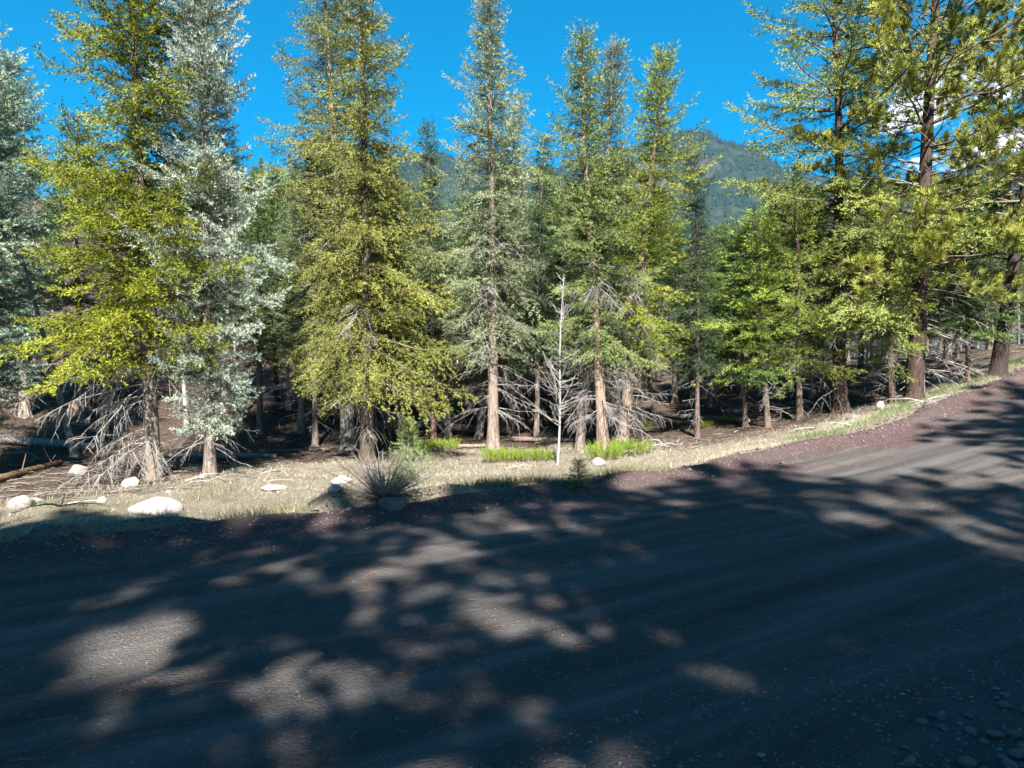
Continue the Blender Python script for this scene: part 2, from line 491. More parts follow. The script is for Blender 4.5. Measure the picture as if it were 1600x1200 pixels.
mx_ = np.arange(-2600, 4201, 22.0); my_ = np.arange(820, 4200, 27.0)
mv, mq = sheet(mx_, my_, mtn_z)
mo = link('mountain', mesh_from('mountain', mv, [mq], M_MTN, True))
tag(mo, 'forested mountain with pale rock outcrops beyond the wood', kind='structure')
rng = np.random.default_rng(5)
n = 34000
X = rng.uniform(-700, 2100, n); Y = rng.uniform(1000, 2650, n)
keep = (fbm(X * 0.005, Y * 0.005, 83, 3) + rng.normal(0, 0.18, n) > -0.12)
e = 8.0
sl = np.hypot(mtn_z(X + e, Y) - mtn_z(X - e, Y), mtn_z(X, Y + e) - mtn_z(X, Y - e)) / (2 * e)
keep &= sl < 0.95
X, Y = X[keep], Y[keep]; n = len(X); Z = mtn_z(X, Y)
h = rng.uniform(7, 17, n); r = h * rng.uniform(0.16, 0.26, n)
th = rng.uniform(0, 6.28, n)[:, None] + np.arange(4) * np.pi / 2
ring = np.stack([X[:, None] + r[:, None] * np.cos(th), Y[:, None] + r[:, None] * np.sin(th), np.broadcast_to((Z + h * 0.05)[:, None], th.shape)], -1)
V = np.concatenate([ring, np.stack([X, Y, Z + h], -1)[:, None, :]], 1).reshape(-1, 3)
b0 = np.arange(n)[:, None] * 5
Tt = np.stack([np.concatenate([b0 + k, b0 + (k + 1) % 4, b0 + 4], 1) for k in range(4)], 1).reshape(-1, 3)
fo = link('far_forest', mesh_from('far_forest', V, [Tt], M_FOL, False, np.repeat(rng.uniform(0, 1, n), 5)), color=(0.012, 0.028, 0.02))
tag(fo, 'dark conifer forest covering the far mountainside', 'forest', kind='stuff')

# ------------------------------------------------------------------ conifers
UP = np.array((0.0, 0.0, 1.0))

def needles(rng, pos, d, ln, tint, n=8, nl=0.05, w=0.02, th=(26, 52)):
    """Triangular needle tufts along shoots. pos,d (M,3), ln (M,)."""
    M = len(pos)
    up = UP - d * d[:, 2:3]; up = norm(up + rng.normal(0, 0.02, (M, 3)))
    sd = np.cross(d, up)
    a = (np.arange(n) + 0.5) / n + rng.uniform(-.4, .4, (M, n)) / n
    base = pos[:, None] + d[:, None] * (ln[:, None] * a)[..., None]
    roll = np.radians(np.array([10, 170, 80, 250, 125, -30, 55, 205] * 6)[:n] + rng.uniform(-30, 30, (M, n)))
    ang = np.radians(rng.uniform(*th, (M, n))); ang[:, -1] *= 0.3
    rad = sd[:, None] * np.cos(roll)[..., None] + up[:, None] * np.sin(roll)[..., None]
    nd = d[:, None] * np.cos(ang)[..., None] + rad * np.sin(ang)[..., None]
    L = nl * rng.uniform(0.7, 1.25, (M, n)) * (1 - 0.35 * a)
    hw = d[:, None] * (w * 0.5) * rng.uniform(0.7, 1.2, (M, n))[..., None]
    hw = hw - nd * (hw * nd).sum(-1, keepdims=True) * 0.6
    V = np.stack([base - hw, base + hw, base + nd * L[..., None]], 2).reshape(-1, 3)
    tn = np.repeat(np.clip(tint[:, None] + rng.normal(0, 0.10, (M, n)), 0, 1).ravel(), 3)
    return V, np.arange(len(V)).reshape(-1, 3), tn

def spray(rng, ax, L, p, tint):
    """Flat branch spray along a polyline ax (n,3): shoots on side twigs."""
    n = len(ax)
    f0 = p.get('bare', 0.08)
    m = max(3, int(L * (1 - f0) / p['sp']) + 2)
    f = np.clip(np.linspace(f0, 1, m) + rng.uniform(-.5, .5, m) * (1 - f0) / m, 0, 1)
    g = f * (n - 1); i0 = np.minimum(g.astype(int), n - 2); fr = (g - i0)[:, None]
    pos = ax[i0] * (1 - fr) + ax[i0 + 1] * fr
    t = norm(ax[i0 + 1] - ax[i0])
    upv = norm(UP - t * t[:, 2:3]); sd = np.cross(t, upv)
    sg = np.where(np.arange(m) % 2 == 0, 1, -1)[:, None]
    ang = np.radians(rng.uniform(38, 68, m) * (1 - 0.45 * f))[:, None]
    d = norm(t * np.cos(ang) + sd * sg * np.sin(ang) + upv * rng.normal(0.02, p.get('rough', 0.22), (m, 1)))
    sl = (p['cw'] * L * (1 - f) ** 0.75 * np.minimum(1, 0.45 + f * 1.6) + 0.05) * rng.uniform(0.55, 1.15, m)
    K = max(1, int(sl.max() / p['ss']) + 1)
    k = np.arange(K)[None, :] + rng.uniform(0, .8, (m, K))
    e = k * p['ss']
    ok = (e < sl[:, None]); ok[:, 0] = True
    e = np.minimum(e, sl[:, None])
    P = pos[:, None] + d[:, None] * e[..., None] - UP * (p['hang'] * e ** 1.6)[..., None]
    s2 = np.cross(d, UP); s2 = norm(s2)
    sg2 = np.where(np.arange(K) % 2 == 0, 1, -1)[None, :, None]
    a2 = np.radians(rng.uniform(5, 50, (m, K)))[..., None]
    D = d[:, None] * np.cos(a2) + s2[:, None] * sg2 * np.sin(a2) + UP * rng.normal(p.get('lift', 0.0), 0.30, (m, K))[..., None]
    D = D - UP * (p['hang'] * 0.8 * e)[..., None]
    D = norm(D)
    P, D = P[ok], D[ok]
    ln = p['sl'] * rng.uniform(0.7, 1.3, len(P))
    return P, D, ln, np.clip(tint + rng.normal(0, 0.07, len(P)), 0, 1)

def branch_axis(rng, p0, az, el, L, droop, tip, n=7):
    u = np.linspace(0, 1, n)
    hd = np.array((math.cos(az), math.sin(az), 0))
    r = L * u * math.cos(el)
    z = L * (u * math.sin(el) - droop * u ** 2 + tip * u ** 3.5)
    wob = np.cumsum(rng.normal(0, 0.02 * L, (n, 3)), 0) * np.minimum(u * 2, 1)[:, None]
    return p0 + hd * r[:, None] + UP * z[:, None] + wob

def trunk_mesh(rng, name, H, r0, bend, sides=14, top=0.012, flare=0.5, knots=0.06, smooth=True):
    zs = np.concatenate([np.linspace(-0.25, 1.2, 14), np.linspace(1.2, H, int((H - 1.2) / 0.28) + 2)[1:]])
    u = np.clip(zs / H, 0, 1)
    cx, cy = bend(zs)
    r = (r0 - top) * (1 - u) ** 0.85 + top
    r = r * (1 + flare * np.exp(-np.maximum(zs, -0.2) / 0.22))
    th = np.arange(sides) * 2 * np.pi / sides
    rr = r[:, None] * (1 + knots * 2 * vnoise(np.cos(th)[None] * 2.2 + 9 + zs[:, None] * .9, np.sin(th)[None] * 2.2 + zs[:, None] * 1.6, int(rng.integers(999))))
    rr = rr * (1 + 0.22 * np.exp(-np.maximum(zs, -.2) / 0.18)[:, None] * np.cos(th * 5 + rng.uniform(0, 6))[None])
    V = np.stack([cx[:, None] + rr * np.cos(th), cy[:, None] + rr * np.sin(th), np.broadcast_to(zs[:, None], rr.shape)], -1).reshape(-1, 3)
    n = len(zs); i = np.arange(n * sides).reshape(n, sides)
    a, d = i[:-1], i[1:]
    Q = np.stack([a, np.roll(a, -1, 1), np.roll(d, -1, 1), d], -1).reshape(-1, 4)
    return mesh_from(name, V, [Q], M_BARK, smooth)

def twig_system(rng, axes, rad, sub=9, subsub=3, sublen=0.45, hang=0.5, bag=None, tint=0.5, sides=3):
    """Bare dead branches: axes (M,n,3), base radii (M,)."""
    bag = bag or Bag()
    axes = np.asarray(axes); M, n, _ = axes.shape
    u = np.linspace(0, 1, n)
    v, q = tubes(axes, rad[:, None] * (1 - 0.8 * u)[None], 4)
    bag.add(v, q, tint=np.repeat(np.clip(tint + rng.normal(0, .13, M), 0, 1), n * 4))
    L = np.linalg.norm(axes[:, -1] - axes[:, 0], axis=1)
    def grow(ax, L, r, k, ll, f_lo):
        M, n, _ = ax.shape
        f = np.linspace(f_lo, 0.98, k)[None] + rng.uniform(-.05, .05, (M, k)); f = np.clip(f, 0, 1)
        g = f * (n - 1); i0 = np.minimum(g.astype(int), n - 2); fr = (g - i0)[..., None]
        m = np.arange(M)[:, None]
        pos = ax[m, i0] * (1 - fr) + ax[m, i0 + 1] * fr
        t = norm(ax[m, i0 + 1] - ax[m, i0])
        s = norm(np.cross(t, UP + 0 * t) + 1e-6) * np.where(rng.random((M, k, 1)) < .5, 1, -1)
        d = norm(t * 0.62 + s * 0.75 + rng.normal(0, .28, (M, k, 3)) - UP * 0.12)
        ln = ll * L[:, None] * (1.05 - f * 0.85) * rng.uniform(.5, 1.25, (M, k))
        uu = np.linspace(0, 1, 4)
        P = pos[:, :, None] + d[:, :, None] * (ln[..., None] * uu)[..., None] - UP * (hang * ln[..., None] * uu ** 2 * rng.uniform(.3, 1.3, (M, k, 1)))[..., None]
        P = P + rng.normal(0, 0.03, P.shape) * ln[..., None, None] * uu[None, None, :, None]
        P = P.reshape(-1, 4, 3); ln = ln.ravel()
        rr = np.repeat(r * 0.42, k)
        v, q = tubes(P, rr[:, None] * np.array((1, .75, .55, .3))[None], sides)
        bag.add(v, q, tint=np.repeat(np.clip(tint + 0.12 + rng.normal(0, .14, len(P)), 0, 1), 4 * sides))
        return P, ln, rr
    if sub:
        P, ln, rr = grow(axes, L, rad, sub, sublen, 0.2)
        if subsub:
            rr = np.maximum(rr, 0.0042)
            grow(P, ln, rr, subsub, 0.5, 0.3)
    return bag

PROTO = {}
JOINED = ('wood_spruce', 'wood_fir', 'pole_spruce', 'shade_pine')

def dead_meshes(rng, name, ax, rd, sub, sublen, hang):
    if name in JOINED:
        return twig_system(rng, ax, np.array(rd), sub[0], sub[1], sublen, hang).mesh(name + '_dead', M_TWIG)
    return [twig_system(rng, [a], np.array([r]), sub[0], sub[1], sublen, hang).mesh(name + '_dead', M_TWIG) for a, r in zip(ax, rd)]

def conifer(name, seed, H, Rc, zb, r0, whorl=0.13, per=3, shape=0.8, el=(-12, 38), droop=0.25, tip=0.12,
            fol=None, lenvar=0.3, dead=(0, 0, 0), bend=0.12, irregular=0.5, nn=8, nl=0.05, nw=0.02, side_bias=None,
            gap=0.0, tufts=None, trunk_top=0.012, deadsub=(9, 3), deadhang=0.5, tier=2):
    rng = np.random.default_rng(seed)
    bx, by, ph = rng.normal(0, bend), rng.normal(0, bend), rng.uniform(0, 6)
    def bendf(z):
        u = np.clip(z / H, 0, 1)
        return bx * np.sin(u * 3.1 + 0) * u + 0.25 * bx * np.sin(u * 9 + ph) * u, by * np.sin(u * 3.1) * u + 0.25 * by * np.cos(u * 8 + ph) * u
    tm = trunk_mesh(rng, name + '_trunk', H, r0, bendf, top=trunk_top)
    p = dict(sp=0.085, cw=0.42, ss=0.075, hang=0.5, sl=0.12)
    p.update(fol or {})
    z = zb; shoots = []; axes = []; rads = []
    while z < H - 0.05:
        u = (z - zb) / (H - zb)
        k = per * tier if u < 0.9 else max(3, per * tier - 2)
        a0 = rng.uniform(0, 6.28)
        for j in range(k):
            az = a0 + j * 6.283 / k + rng.normal(0, .25)
            zz = z + rng.normal(0, .16) * whorl * tier if tier > 1 else z + rng.uniform(-.5, .5) * whorl
            base = min(1, 0.62 + u * 4.5)
            Lm = Rc * base * max(0.0, 1 - u) ** shape + 0.16
            mod = 1 - irregular * 0.5 + irregular * 1.1 * float(vnoise(np.array([az * 1.3]), np.array([zz * 1.1]), seed + 3)[()] + 0.5 if False else vnoise(np.array([az * 1.3]), np.array([zz * 1.1]), seed + 3)[0] + .45)
            L = Lm * mod * rng.uniform(1 - lenvar, 1 + lenvar * 0.6)
            if tier > 1 and j % 4 == 3: L *= 0.5
            if side_bias: L *= side_bias(az, u)
            if rng.random() < gap or L < 0.06: continue
            e = math.radians(el[0] + (el[1] - el[0]) * u ** 1.3 + rng.normal(0, 7))
            cx, cy = bendf(np.array([zz]))
            ax = branch_axis(rng, np.array((cx[0], cy[0], min(zz, H))), az, e, L, droop * (1 - 0.7 * u), tip * rng.uniform(.5, 1.4), 7)
            axes.append(ax); rads.append(0.006 + 0.011 * L)
            ti = float(np.clip(rng.normal(0.5, 0.2), 0.05, .95))
            if tufts is None:
                shoots.append(spray(rng, ax, L, p, ti))
            else:
                shoots.append(tufts(rng, ax, L, p, ti, axes, rads))
        if tier > 1:
            for j in range(3):
                az, zz = rng.uniform(0, 6.283), z + rng.uniform(0, 1) * whorl * tier
                if zz > H - .2: continue
                L = min(0.5, Rc * 0.42) * rng.uniform(.6, 1.1) * max(0.35, 1 - u) ** .4
                cx, cy = bendf(np.array([zz]))
                ax = branch_axis(rng, np.array((cx[0], cy[0], zz)), az, math.radians(rng.uniform(-25, 35)), L, droop, tip, 7)
                axes.append(ax); rads.append(0.006); shoots.append(spray(rng, ax, L, p, float(np.clip(rng.normal(0.45, 0.2), 0.05, .95))))
        z += whorl * tier * (1 - 0.42 * u) * rng.uniform(.75, 1.25)
    if tufts is None:                                    # leader
        zz = np.linspace(H - 0.45, H, 6); cx, cy = bendf(zz)
        shoots.append((np.stack([cx, cy, zz], 1), np.tile(norm(np.array((0.02, 0.03, 1.0))), (6, 1)), np.full(6, .16), np.full(6, .5)))
    P = np.concatenate([s[0] for s in shoots]); D = np.concatenate([s[1] for s in shoots])
    ln = np.concatenate([s[2] for s in shoots]); ti = np.concatenate([s[3] for s in shoots])
    V, Tr, tn = needles(rng, P, D, ln, ti, nn, nl, nw)
    cm = mesh_from(name + '_crown', V, [Tr], M_FOL, False, tn)
    A = np.array([np.stack([np.interp(np.linspace(0, 1, 7), np.linspace(0, 1, len(a)), a[:, c]) for c in range(3)], 1) for a in axes])
    v, q = tubes(A, np.array(rads)[:, None] * np.linspace(1, .15, 7)[None], 3)
    b = Bag(); b.add(v, q)
    lm = b.mesh(name + '_limbs', M_TWIG)
    dm = None
    nd, dz0, dz1 = dead[:3]
    if nd:
        Ld = dead[3] if len(dead) > 3 else Rc * 0.9
        ax, rd = [], []
        for j in range(nd):
            zz = rng.uniform(dz0, dz1); az = rng.uniform(0, 6.28); L = Ld * rng.uniform(.45, 1.15)
            if len(dead) > 4 and rng.random() < 0.6: az = dead[4] + rng.normal(0, .6)
            cx, cy = bendf(np.array([zz]))
            ax.append(branch_axis(rng, np.array((cx[0], cy[0], zz)), az, math.radians(rng.uniform(-28, 8)), L, rng.uniform(.1, .4), rng.uniform(0, .2), 7))
            rd.append(0.005 + 0.006 * L)
        dm = dead_meshes(rng, name, ax, rd, deadsub, 0.42, deadhang)
    PROTO[name] = dict(trunk=tm, crown=cm, limbs=lm, dead=dm, H=H, tris=len(Tr))

def place(proto, name, label, base, scale=(1, 1), rotz=0.0, lean=(0, 0), leaf=(0.1, 0.13, 0.04), bark=(0.3, 0.27, 0.24), dead=(0.22, 0.205, 0.195), group=None, cat='tree', parts=('trunk', 'crown', 'limbs', 'dead')):
    p = PROTO[proto]
    r = bpy.data.objects.new(name, None); COL.objects.link(r)
    r.empty_display_size = 0.3
    r.location = base
    r.scale = (scale[0], scale[0], scale[1])
    r.rotation_mode = 'XYZ'
    r.rotation_euler = (lean[1], lean[0], rotz)
    if lean != (0, 0):
        m = Matrix.Rotation(lean[0], 3, 'Y') @ Matrix.Rotation(lean[1], 3, 'X') @ Matrix.Rotation(rotz, 3, 'Z')
        r.rotation_euler = m.to_euler()
    tag(r, label, cat, group)
    for key, pn, c in (('trunk', 'trunk', bark), ('crown', 'crown', tuple(v * 1.15 for v in leaf)), ('limbs', 'branch_wood', (0.13, 0.105, 0.085)), ('dead', 'dead_branches', dead)):
        if not p.get(key) or key not in parts: continue
        if isinstance(p[key], list):
            for me in p[key]: link('dead_branch', me, r, c)
        else:
            o = link(pn, p[key], r, c)
            if key in ('limbs', 'dead'): o['kind'] = 'stuff'
    return r

def hero(proto, name, label, bx, by, tx, ty, width=1.0, **kw):
    """Stand a tree whose foot and tip are seen at these picture rows; height follows from its distance."""
    b = kw.pop('at', None) or ground_at(bx, by)
    H = z_at(ty, b.y) - b.z
    dx = ray(tx, ty).x * b.y - b.x
    sz = H / PROTO[proto]['H']
    return place(proto, name, label, b - Vector((0, 0, 0.05)), (sz * width, sz), lean=(math.atan2(dx, H), 0), **kw)

conifer('yellow_fir', 11, 10.0, 1.75, 2.3, 0.135, whorl=0.15, per=4, shape=0.36, el=(-18, 40), droop=0.18, tip=0.2, irregular=1.0, gap=0.12,
        fol=dict(sp=0.064, cw=0.42, ss=0.06, hang=0.55, sl=0.15, lift=0.12), dead=(26, 0.5, 2.4, 1.5, 0.6), deadsub=(15, 6), deadhang=0.8, nl=0.074, nw=0.029, nn=8)
conifer('blue_fir', 12, 10.5, 1.25, 1.2, 0.125, whorl=0.15, per=4, shape=0.38, el=(-14, 40), droop=0.15, tip=0.22, irregular=0.9, gap=0.08,
        fol=dict(sp=0.058, cw=0.48, ss=0.052, hang=0.5, sl=0.14, lift=0.2), dead=(16, 0.6, 2.2, 1.0), nl=0.072, nw=0.029, nn=8)
conifer('olive_spruce', 13, 10.3, 1.50, 1.7, 0.15, whorl=0.18, per=4, shape=0.48, el=(-20, 35), droop=0.32, tip=0.24, irregular=1.0, gap=0.10,
        fol=dict(sp=0.06, cw=0.46, ss=0.052, hang=1.25, sl=0.135), dead=(34, 0.8, 3.6, 1.15), deadsub=(12, 5), deadhang=0.9, nl=0.066, nw=0.026, nn=8)
conifer('grey_spruce', 14, 11.5, 1.45, 2.2, 0.16, whorl=0.20, per=4, shape=0.48, el=(-20, 32), droop=0.3, tip=0.24, irregular=1.0, gap=0.10,
        fol=dict(sp=0.06, cw=0.46, ss=0.054, hang=1.2, sl=0.135), dead=(46, 1.0, 6.0, 1.2), deadsub=(11, 4), deadhang=0.8, nl=0.066, nw=0.026, nn=8)
conifer('slim_spruce', 15, 10.6, 1.30, 2.5, 0.14, whorl=0.17, per=4, shape=0.66, el=(-20, 38), droop=0.25, tip=0.30, irregular=0.9, gap=0.10,
        fol=dict(sp=0.058, cw=0.44, ss=0.052, hang=0.95, sl=0.135, lift=0.1), dead=(72, 0.9, 5.2, 1.15), deadsub=(11, 5), nl=0.066, nw=0.026, nn=8)
conifer('leaning_spruce', 16, 9.8, 1.18, 2.6, 0.14, whorl=0.16, per=4, shape=0.58, el=(-15, 42), droop=0.2, tip=0.28, irregular=0.9, gap=0.10,
        fol=dict(sp=0.058, cw=0.46, ss=0.052, hang=0.9, sl=0.135, lift=0.08), dead=(62, 0.8, 4.8, 1.25), deadsub=(12, 5), deadhang=0.8, bend=0.2, nl=0.066, nw=0.026, nn=8)
conifer('dark_spruce', 17, 8.5, 0.85, 2.3, 0.075, whorl=0.17, per=4, shape=0.8, el=(-28, 35), droop=0.2, tip=0.1, irregular=1.0, gap=0.10,
        fol=dict(sp=0.06, cw=0.46, ss=0.055, hang=0.8, sl=0.135), dead=(22, 0.6, 3.4, 0.7), deadsub=(7, 3), nl=0.066, nw=0.027, nn=8)
conifer('spreading_fir', 18, 10.0, 2.35, 2.0, 0.15, whorl=0.26, per=4, shape=0.42, el=(-10, 36), droop=0.14, tip=0.16, irregular=1.0, gap=0.14,
        fol=dict(sp=0.07, cw=0.42, ss=0.062, hang=0.45, sl=0.15, bare=0.2, lift=0.12), dead=(34, 0.6, 5.0, 1.4), deadsub=(8, 3), nl=0.074, nw=0.029, nn=8)
conifer('young_fir', 19, 6.0, 1.25, 1.7, 0.07, whorl=0.17, per=4, shape=0.6, el=(-10, 40), droop=0.12, tip=0.15, irregular=1.0, gap=0.12,
        fol=dict(sp=0.068, cw=0.46, ss=0.06, hang=0.5, sl=0.15, lift=0.1), dead=(18, 0.3, 2.0, 0.8), deadsub=(7, 3), nl=0.075, nw=0.029, nn=8)
conifer('wood_spruce', 20, 10.0, 1.25, 3.2, 0.10, whorl=0.17, per=4, shape=0.62, el=(-18, 36), droop=0.22, tip=0.15, irregular=0.9, gap=0.10,
        fol=dict(sp=0.085, cw=0.46, ss=0.075, hang=0.7, sl=0.14), dead=(46, 0.9, 5.0, 1.1), deadsub=(8, 3), nl=0.095, nw=0.038, nn=7)
conifer('wood_fir', 21, 8.0, 1.40, 2.0, 0.085, whorl=0.18, per=4, shape=0.6, el=(-14, 38), droop=0.18, tip=0.15, irregular=0.9, gap=0.10,
        fol=dict(sp=0.09, cw=0.46, ss=0.08, hang=0.6, sl=0.15, lift=0.1), dead=(34, 0.6, 3.4, 1.0), deadsub=(8, 3), nl=0.1, nw=0.038, nn=7)
conifer('pole_spruce', 22, 9.0, 0.85, 4.4, 0.06, whorl=0.15, per=4, shape=0.6, el=(-20, 36), droop=0.2, tip=0.12, irregular=0.9, gap=0.10,
        fol=dict(sp=0.085, cw=0.46, ss=0.075, hang=0.7, sl=0.14), dead=(50, 0.7, 5.4, 0.9), deadsub=(7, 3), nl=0.095, nw=0.038, nn=7)

def pine_tufts(rng, ax, L, p, ti, axes, rads):
    """Pom-poms of long needles at the ends of forked twigs."""
    n = len(ax); Ps, Ds, Ls, Ts = [], [], [], []
    m = max(4, int(L * p.get('dens', 3.4)))
    for k in range(m):
        f = rng.uniform(0.42, 1.0) if k else 1.0
        g = f * (n - 1); i0 = min(int(g), n - 2); fr = g - i0
        pos = ax[i0] * (1 - fr) + ax[i0 + 1] * fr
        t = norm(ax[i0 + 1] - ax[i0])
        sl = rng.uniform(0.25, 0.75) * (1.25 - f) * min(L, 2.0) * 0.7 + 0.08
        d = norm(t + rng.normal(0, 0.75, 3) * np.array((1, 1, .5)) + UP * 0.35)
        u = np.linspace(0, 1, 7)[:, None]
        tw = pos + d * sl * u + UP * (0.25 * sl) * u ** 2
        axes.append(tw); rads.append(0.008)
        for q in range(p['tpb']):
            fq = 1.0 if q == 0 else rng.uniform(0.55, 1)
            c = pos + d * sl * fq + UP * 0.25 * sl * fq ** 2
            dd = norm(d + UP * 0.4 + rng.normal(0, .5, 3)) if q else norm(d + UP * 0.5)
            Ps.append(c); Ds.append(dd); Ls.append(p['sl']); Ts.append(np.clip(ti + rng.normal(0, .1), 0, 1))
    return np.array(Ps), np.array(Ds), np.array(Ls), np.array(Ts)

conifer('tall_pine', 31, 15.0, 3.5, 3.2, 0.25, whorl=0.30, per=3, shape=0.35, el=(-4, 45), droop=0.10, tip=0.18, irregular=0.7, gap=0.0, tufts=pine_tufts,
        fol=dict(sl=0.13, tpb=5, dens=5.5), nn=14, nl=0.23, nw=0.034, dead=(18, 2.0, 6.5, 1.9), deadsub=(7, 3), bend=0.25, trunk_top=0.05, tier=1)
conifer('shade_pine', 32, 18.0, 3.6, 6.5, 0.26, whorl=0.30, per=3, shape=0.45, el=(-6, 45), droop=0.10, tip=0.18, irregular=0.8, gap=0.04, tufts=pine_tufts,
        fol=dict(sl=0.2, tpb=5), nn=22, nl=0.26, nw=0.038, dead=(12, 3.0, 7.5, 1.6), deadsub=(6, 2), bend=0.3, trunk_top=0.05, tier=1)
print('total', sum(len(m.polygons) for m in bpy.data.meshes)); print('foliage triangles', {k: v['tris'] for k, v in PROTO.items()})

# a bare dead trunk for the standing snags
def snag(name, seed, H, r0, ndead, z0, z1, Ld, bend=0.1, az=None, sub=(9, 3)):
    rng = np.random.default_rng(seed)
    bx, by = rng.normal(0, bend), rng.normal(0, bend)
    bf = lambda z: (bx * np.clip(z / H, 0, 1) ** 2, by * np.clip(z / H, 0, 1) ** 2)
    tm = trunk_mesh(rng, name + '_trunk', H, r0, bf, top=0.02, flare=0.35)
    ax, rd = [], []
    for j in range(ndead):
        zz = rng.uniform(z0, z1); a = rng.uniform(0, 6.28) if az is None or rng.random() < .3 else az + rng.normal(0, .5)
        L = Ld * rng.uniform(.5, 1.2); cx, cy = bf(np.array([zz]))
        ax.append(branch_axis(rng, np.array((cx[0], cy[0], zz)), a, math.radians(rng.uniform(-25, 10)), L, rng.uniform(.05, .35), 0, 7)); rd.append(0.005 + 0.006 * L)
    dm = dead_meshes(rng, name, ax, rd, sub, 0.4, 0.5)
    PROTO[name] = dict(trunk=tm, crown=None, limbs=None, dead=dm, H=H)

snag('bare_snag', 41, 8.0, 0.12, 34, 0.8, 7.6, 1.2)
snag('ribbed_snag', 42, 8.0, 0.15, 44, 0.6, 5.0, 1.9, az=0.0, sub=(5, 2))
snag('thin_snag', 43, 7.0, 0.06, 26, 0.8, 6.8, 0.7)

YEL, OLV, GRN, DRK, BLU, PAL = (0.125, 0.145, 0.010), (0.135, 0.150, 0.040), (0.075, 0.115, 0.030), (0.040, 0.065, 0.026), (0.21, 0.25, 0.195), (0.13, 0.165, 0.095)
GREY, PALE, RUST, DKB = (0.22, 0.195, 0.175), (0.32, 0.29, 0.26), (0.19, 0.145, 0.115), (0.085, 0.068, 0.058)

hero('yellow_fir', 'fir_tree', 'bright yellow-green fir with drooping bare grey lower branches beside the road verge', 240, 750, 200, -150, leaf=YEL, bark=(0.25, 0.225, 0.20), rotz=0.4 + math.pi)
hero('blue_fir', 'blue_fir_tree', 'silvery blue-green fir standing between the yellow-green fir and the olive spruces', 328, 742, 318, -140, 0.85, leaf=BLU, bark=(0.25, 0.225, 0.20), rotz=1.0)
hero('blue_fir', 'blue_fir_tree', 'blue-green fir with a pale trunk up the slope behind the fallen logs', 40, 650, 10, 80, 1.1, leaf=(0.18, 0.25, 0.18), bark=PALE, rotz=3.0)
for (px_, Y_, rz_, sc_, lb_) in ((-190, 11.2, 0.6, 0.95, 'tall blue-green fir on the verge outside the slanting dead tree, shading the fallen logs'), (-42, 14.2, 2.2, 0.86, 'pale blue-green fir whose boughs brush the tip of the slanting dead tree')):
    place('blue_fir', 'blue_fir_tree', lb_, on_ground(px_, Y_), (sc_, sc_), rz_, leaf=(0.20, 0.25, 0.17), bark=PALE, group='firs shading the hollow')
hero('olive_spruce', 'spruce_tree', 'drooping olive-green spruce with dark trunk behind the bare roadside bush', 575, 722, 548, -70, leaf=(0.145, 0.155, 0.035), bark=(0.13, 0.11, 0.095), rotz=2.0)
hero('grey_spruce', 'spruce_tree', 'tall spruce with pale trunk and straggly dull olive branches, touching the drooping olive spruce', 545, 702, 500, -95, leaf=(0.12, 0.135, 0.045), bark=PALE, rotz=0.5)
hero('dark_spruce', 'spruce_tree', 'slim dark spruce on a thin brown trunk rising from a green juniper', 678, 692, 668, 190, leaf=(0.05, 0.08, 0.03), bark=(0.17, 0.125, 0.105), rotz=0.9)
hero('slim_spruce', 'spruce_tree', 'tall narrow blue-grey spruce with straight pale trunk right behind a juniper clump', 771, 702, 762, -18, leaf=(0.165, 0.195, 0.11), bark=(0.29, 0.25, 0.22), rotz=1.4)
hero('grey_spruce', 'spruce_tree', 'grey-green spruce with slightly crooked pale trunk close beside the tall blue-grey spruce', 748, 686, 815, 140, 0.8, leaf=(0.15, 0.175, 0.085), bark=(0.3, 0.27, 0.24), rotz=4.0)
hero('dark_spruce', 'spruce_tree', 'short dark spruce showing between the blue-grey spruce and the bent-trunk spruce', 838, 690, 850, 208, leaf=(0.045, 0.075, 0.035), bark=(0.26, 0.225, 0.2), rotz=2.2)
hero('leaning_spruce', 'spruce_tree', 'green spruce with clean reddish trunk leaning over the juniper beside the white sapling', 943, 705, 912, 42, leaf=(0.135, 0.175, 0.055), bark=(0.31, 0.25, 0.21), rotz=0.2)
hero('slim_spruce', 'spruce_tree', 'blue-green spruce half hidden behind the reddish leaning trunk, its tip just clear', 905, 703, 962, 52, 0.85, leaf=(0.12, 0.155, 0.085), bark=(0.26, 0.23, 0.21), rotz=3.3)
hero('leaning_spruce', 'spruce_tree', 'spruce with strongly slanting trunk and bright lime-green lower boughs', 972, 694, 1036, 68, 1.05, leaf=(0.155, 0.185, 0.025), bark=(0.30, 0.245, 0.205), rotz=2.6)
hero('dark_spruce', 'spruce_tree', 'thin dark drooping spruce standing alone in front of the rocky mountain', 1090, 684, 1085, 238, leaf=(0.03, 0.05, 0.025), bark=(0.16, 0.13, 0.11), rotz=5.0)
hero('spreading_fir', 'fir_tree', 'wide open-branched fir with brown trunk and tiered boughs at the road edge', 1313, 644, 1298, -110, leaf=(0.16, 0.19, 0.045), bark=(0.10, 0.075, 0.063), rotz=0.8)
hero('tall_pine', 'pine_tree', 'huge ponderosa pine with thick dark forked trunk and long-needled tufts', 1428, 628, 1475, -190, leaf=(0.20, 0.215, 0.04), bark=(0.085, 0.065, 0.056), rotz=0.6)
hero('ribbed_snag', 'dead_tree', 'white barkless dead trunk with rib-like bare branches beside the huge pine', 1437, 618, 1445, 250, bark=(0.40, 0.375, 0.35), dead=(0.30, 0.28, 0.265), rotz=-0.3)
hero('tall_pine', 'pine_tree', 'dark-trunked pine leaning away uphill at the crest of the road', 1558, 588, 1660, -120, leaf=(0.15, 0.18, 0.035), bark=(0.06, 0.05, 0.046), rotz=2.8)
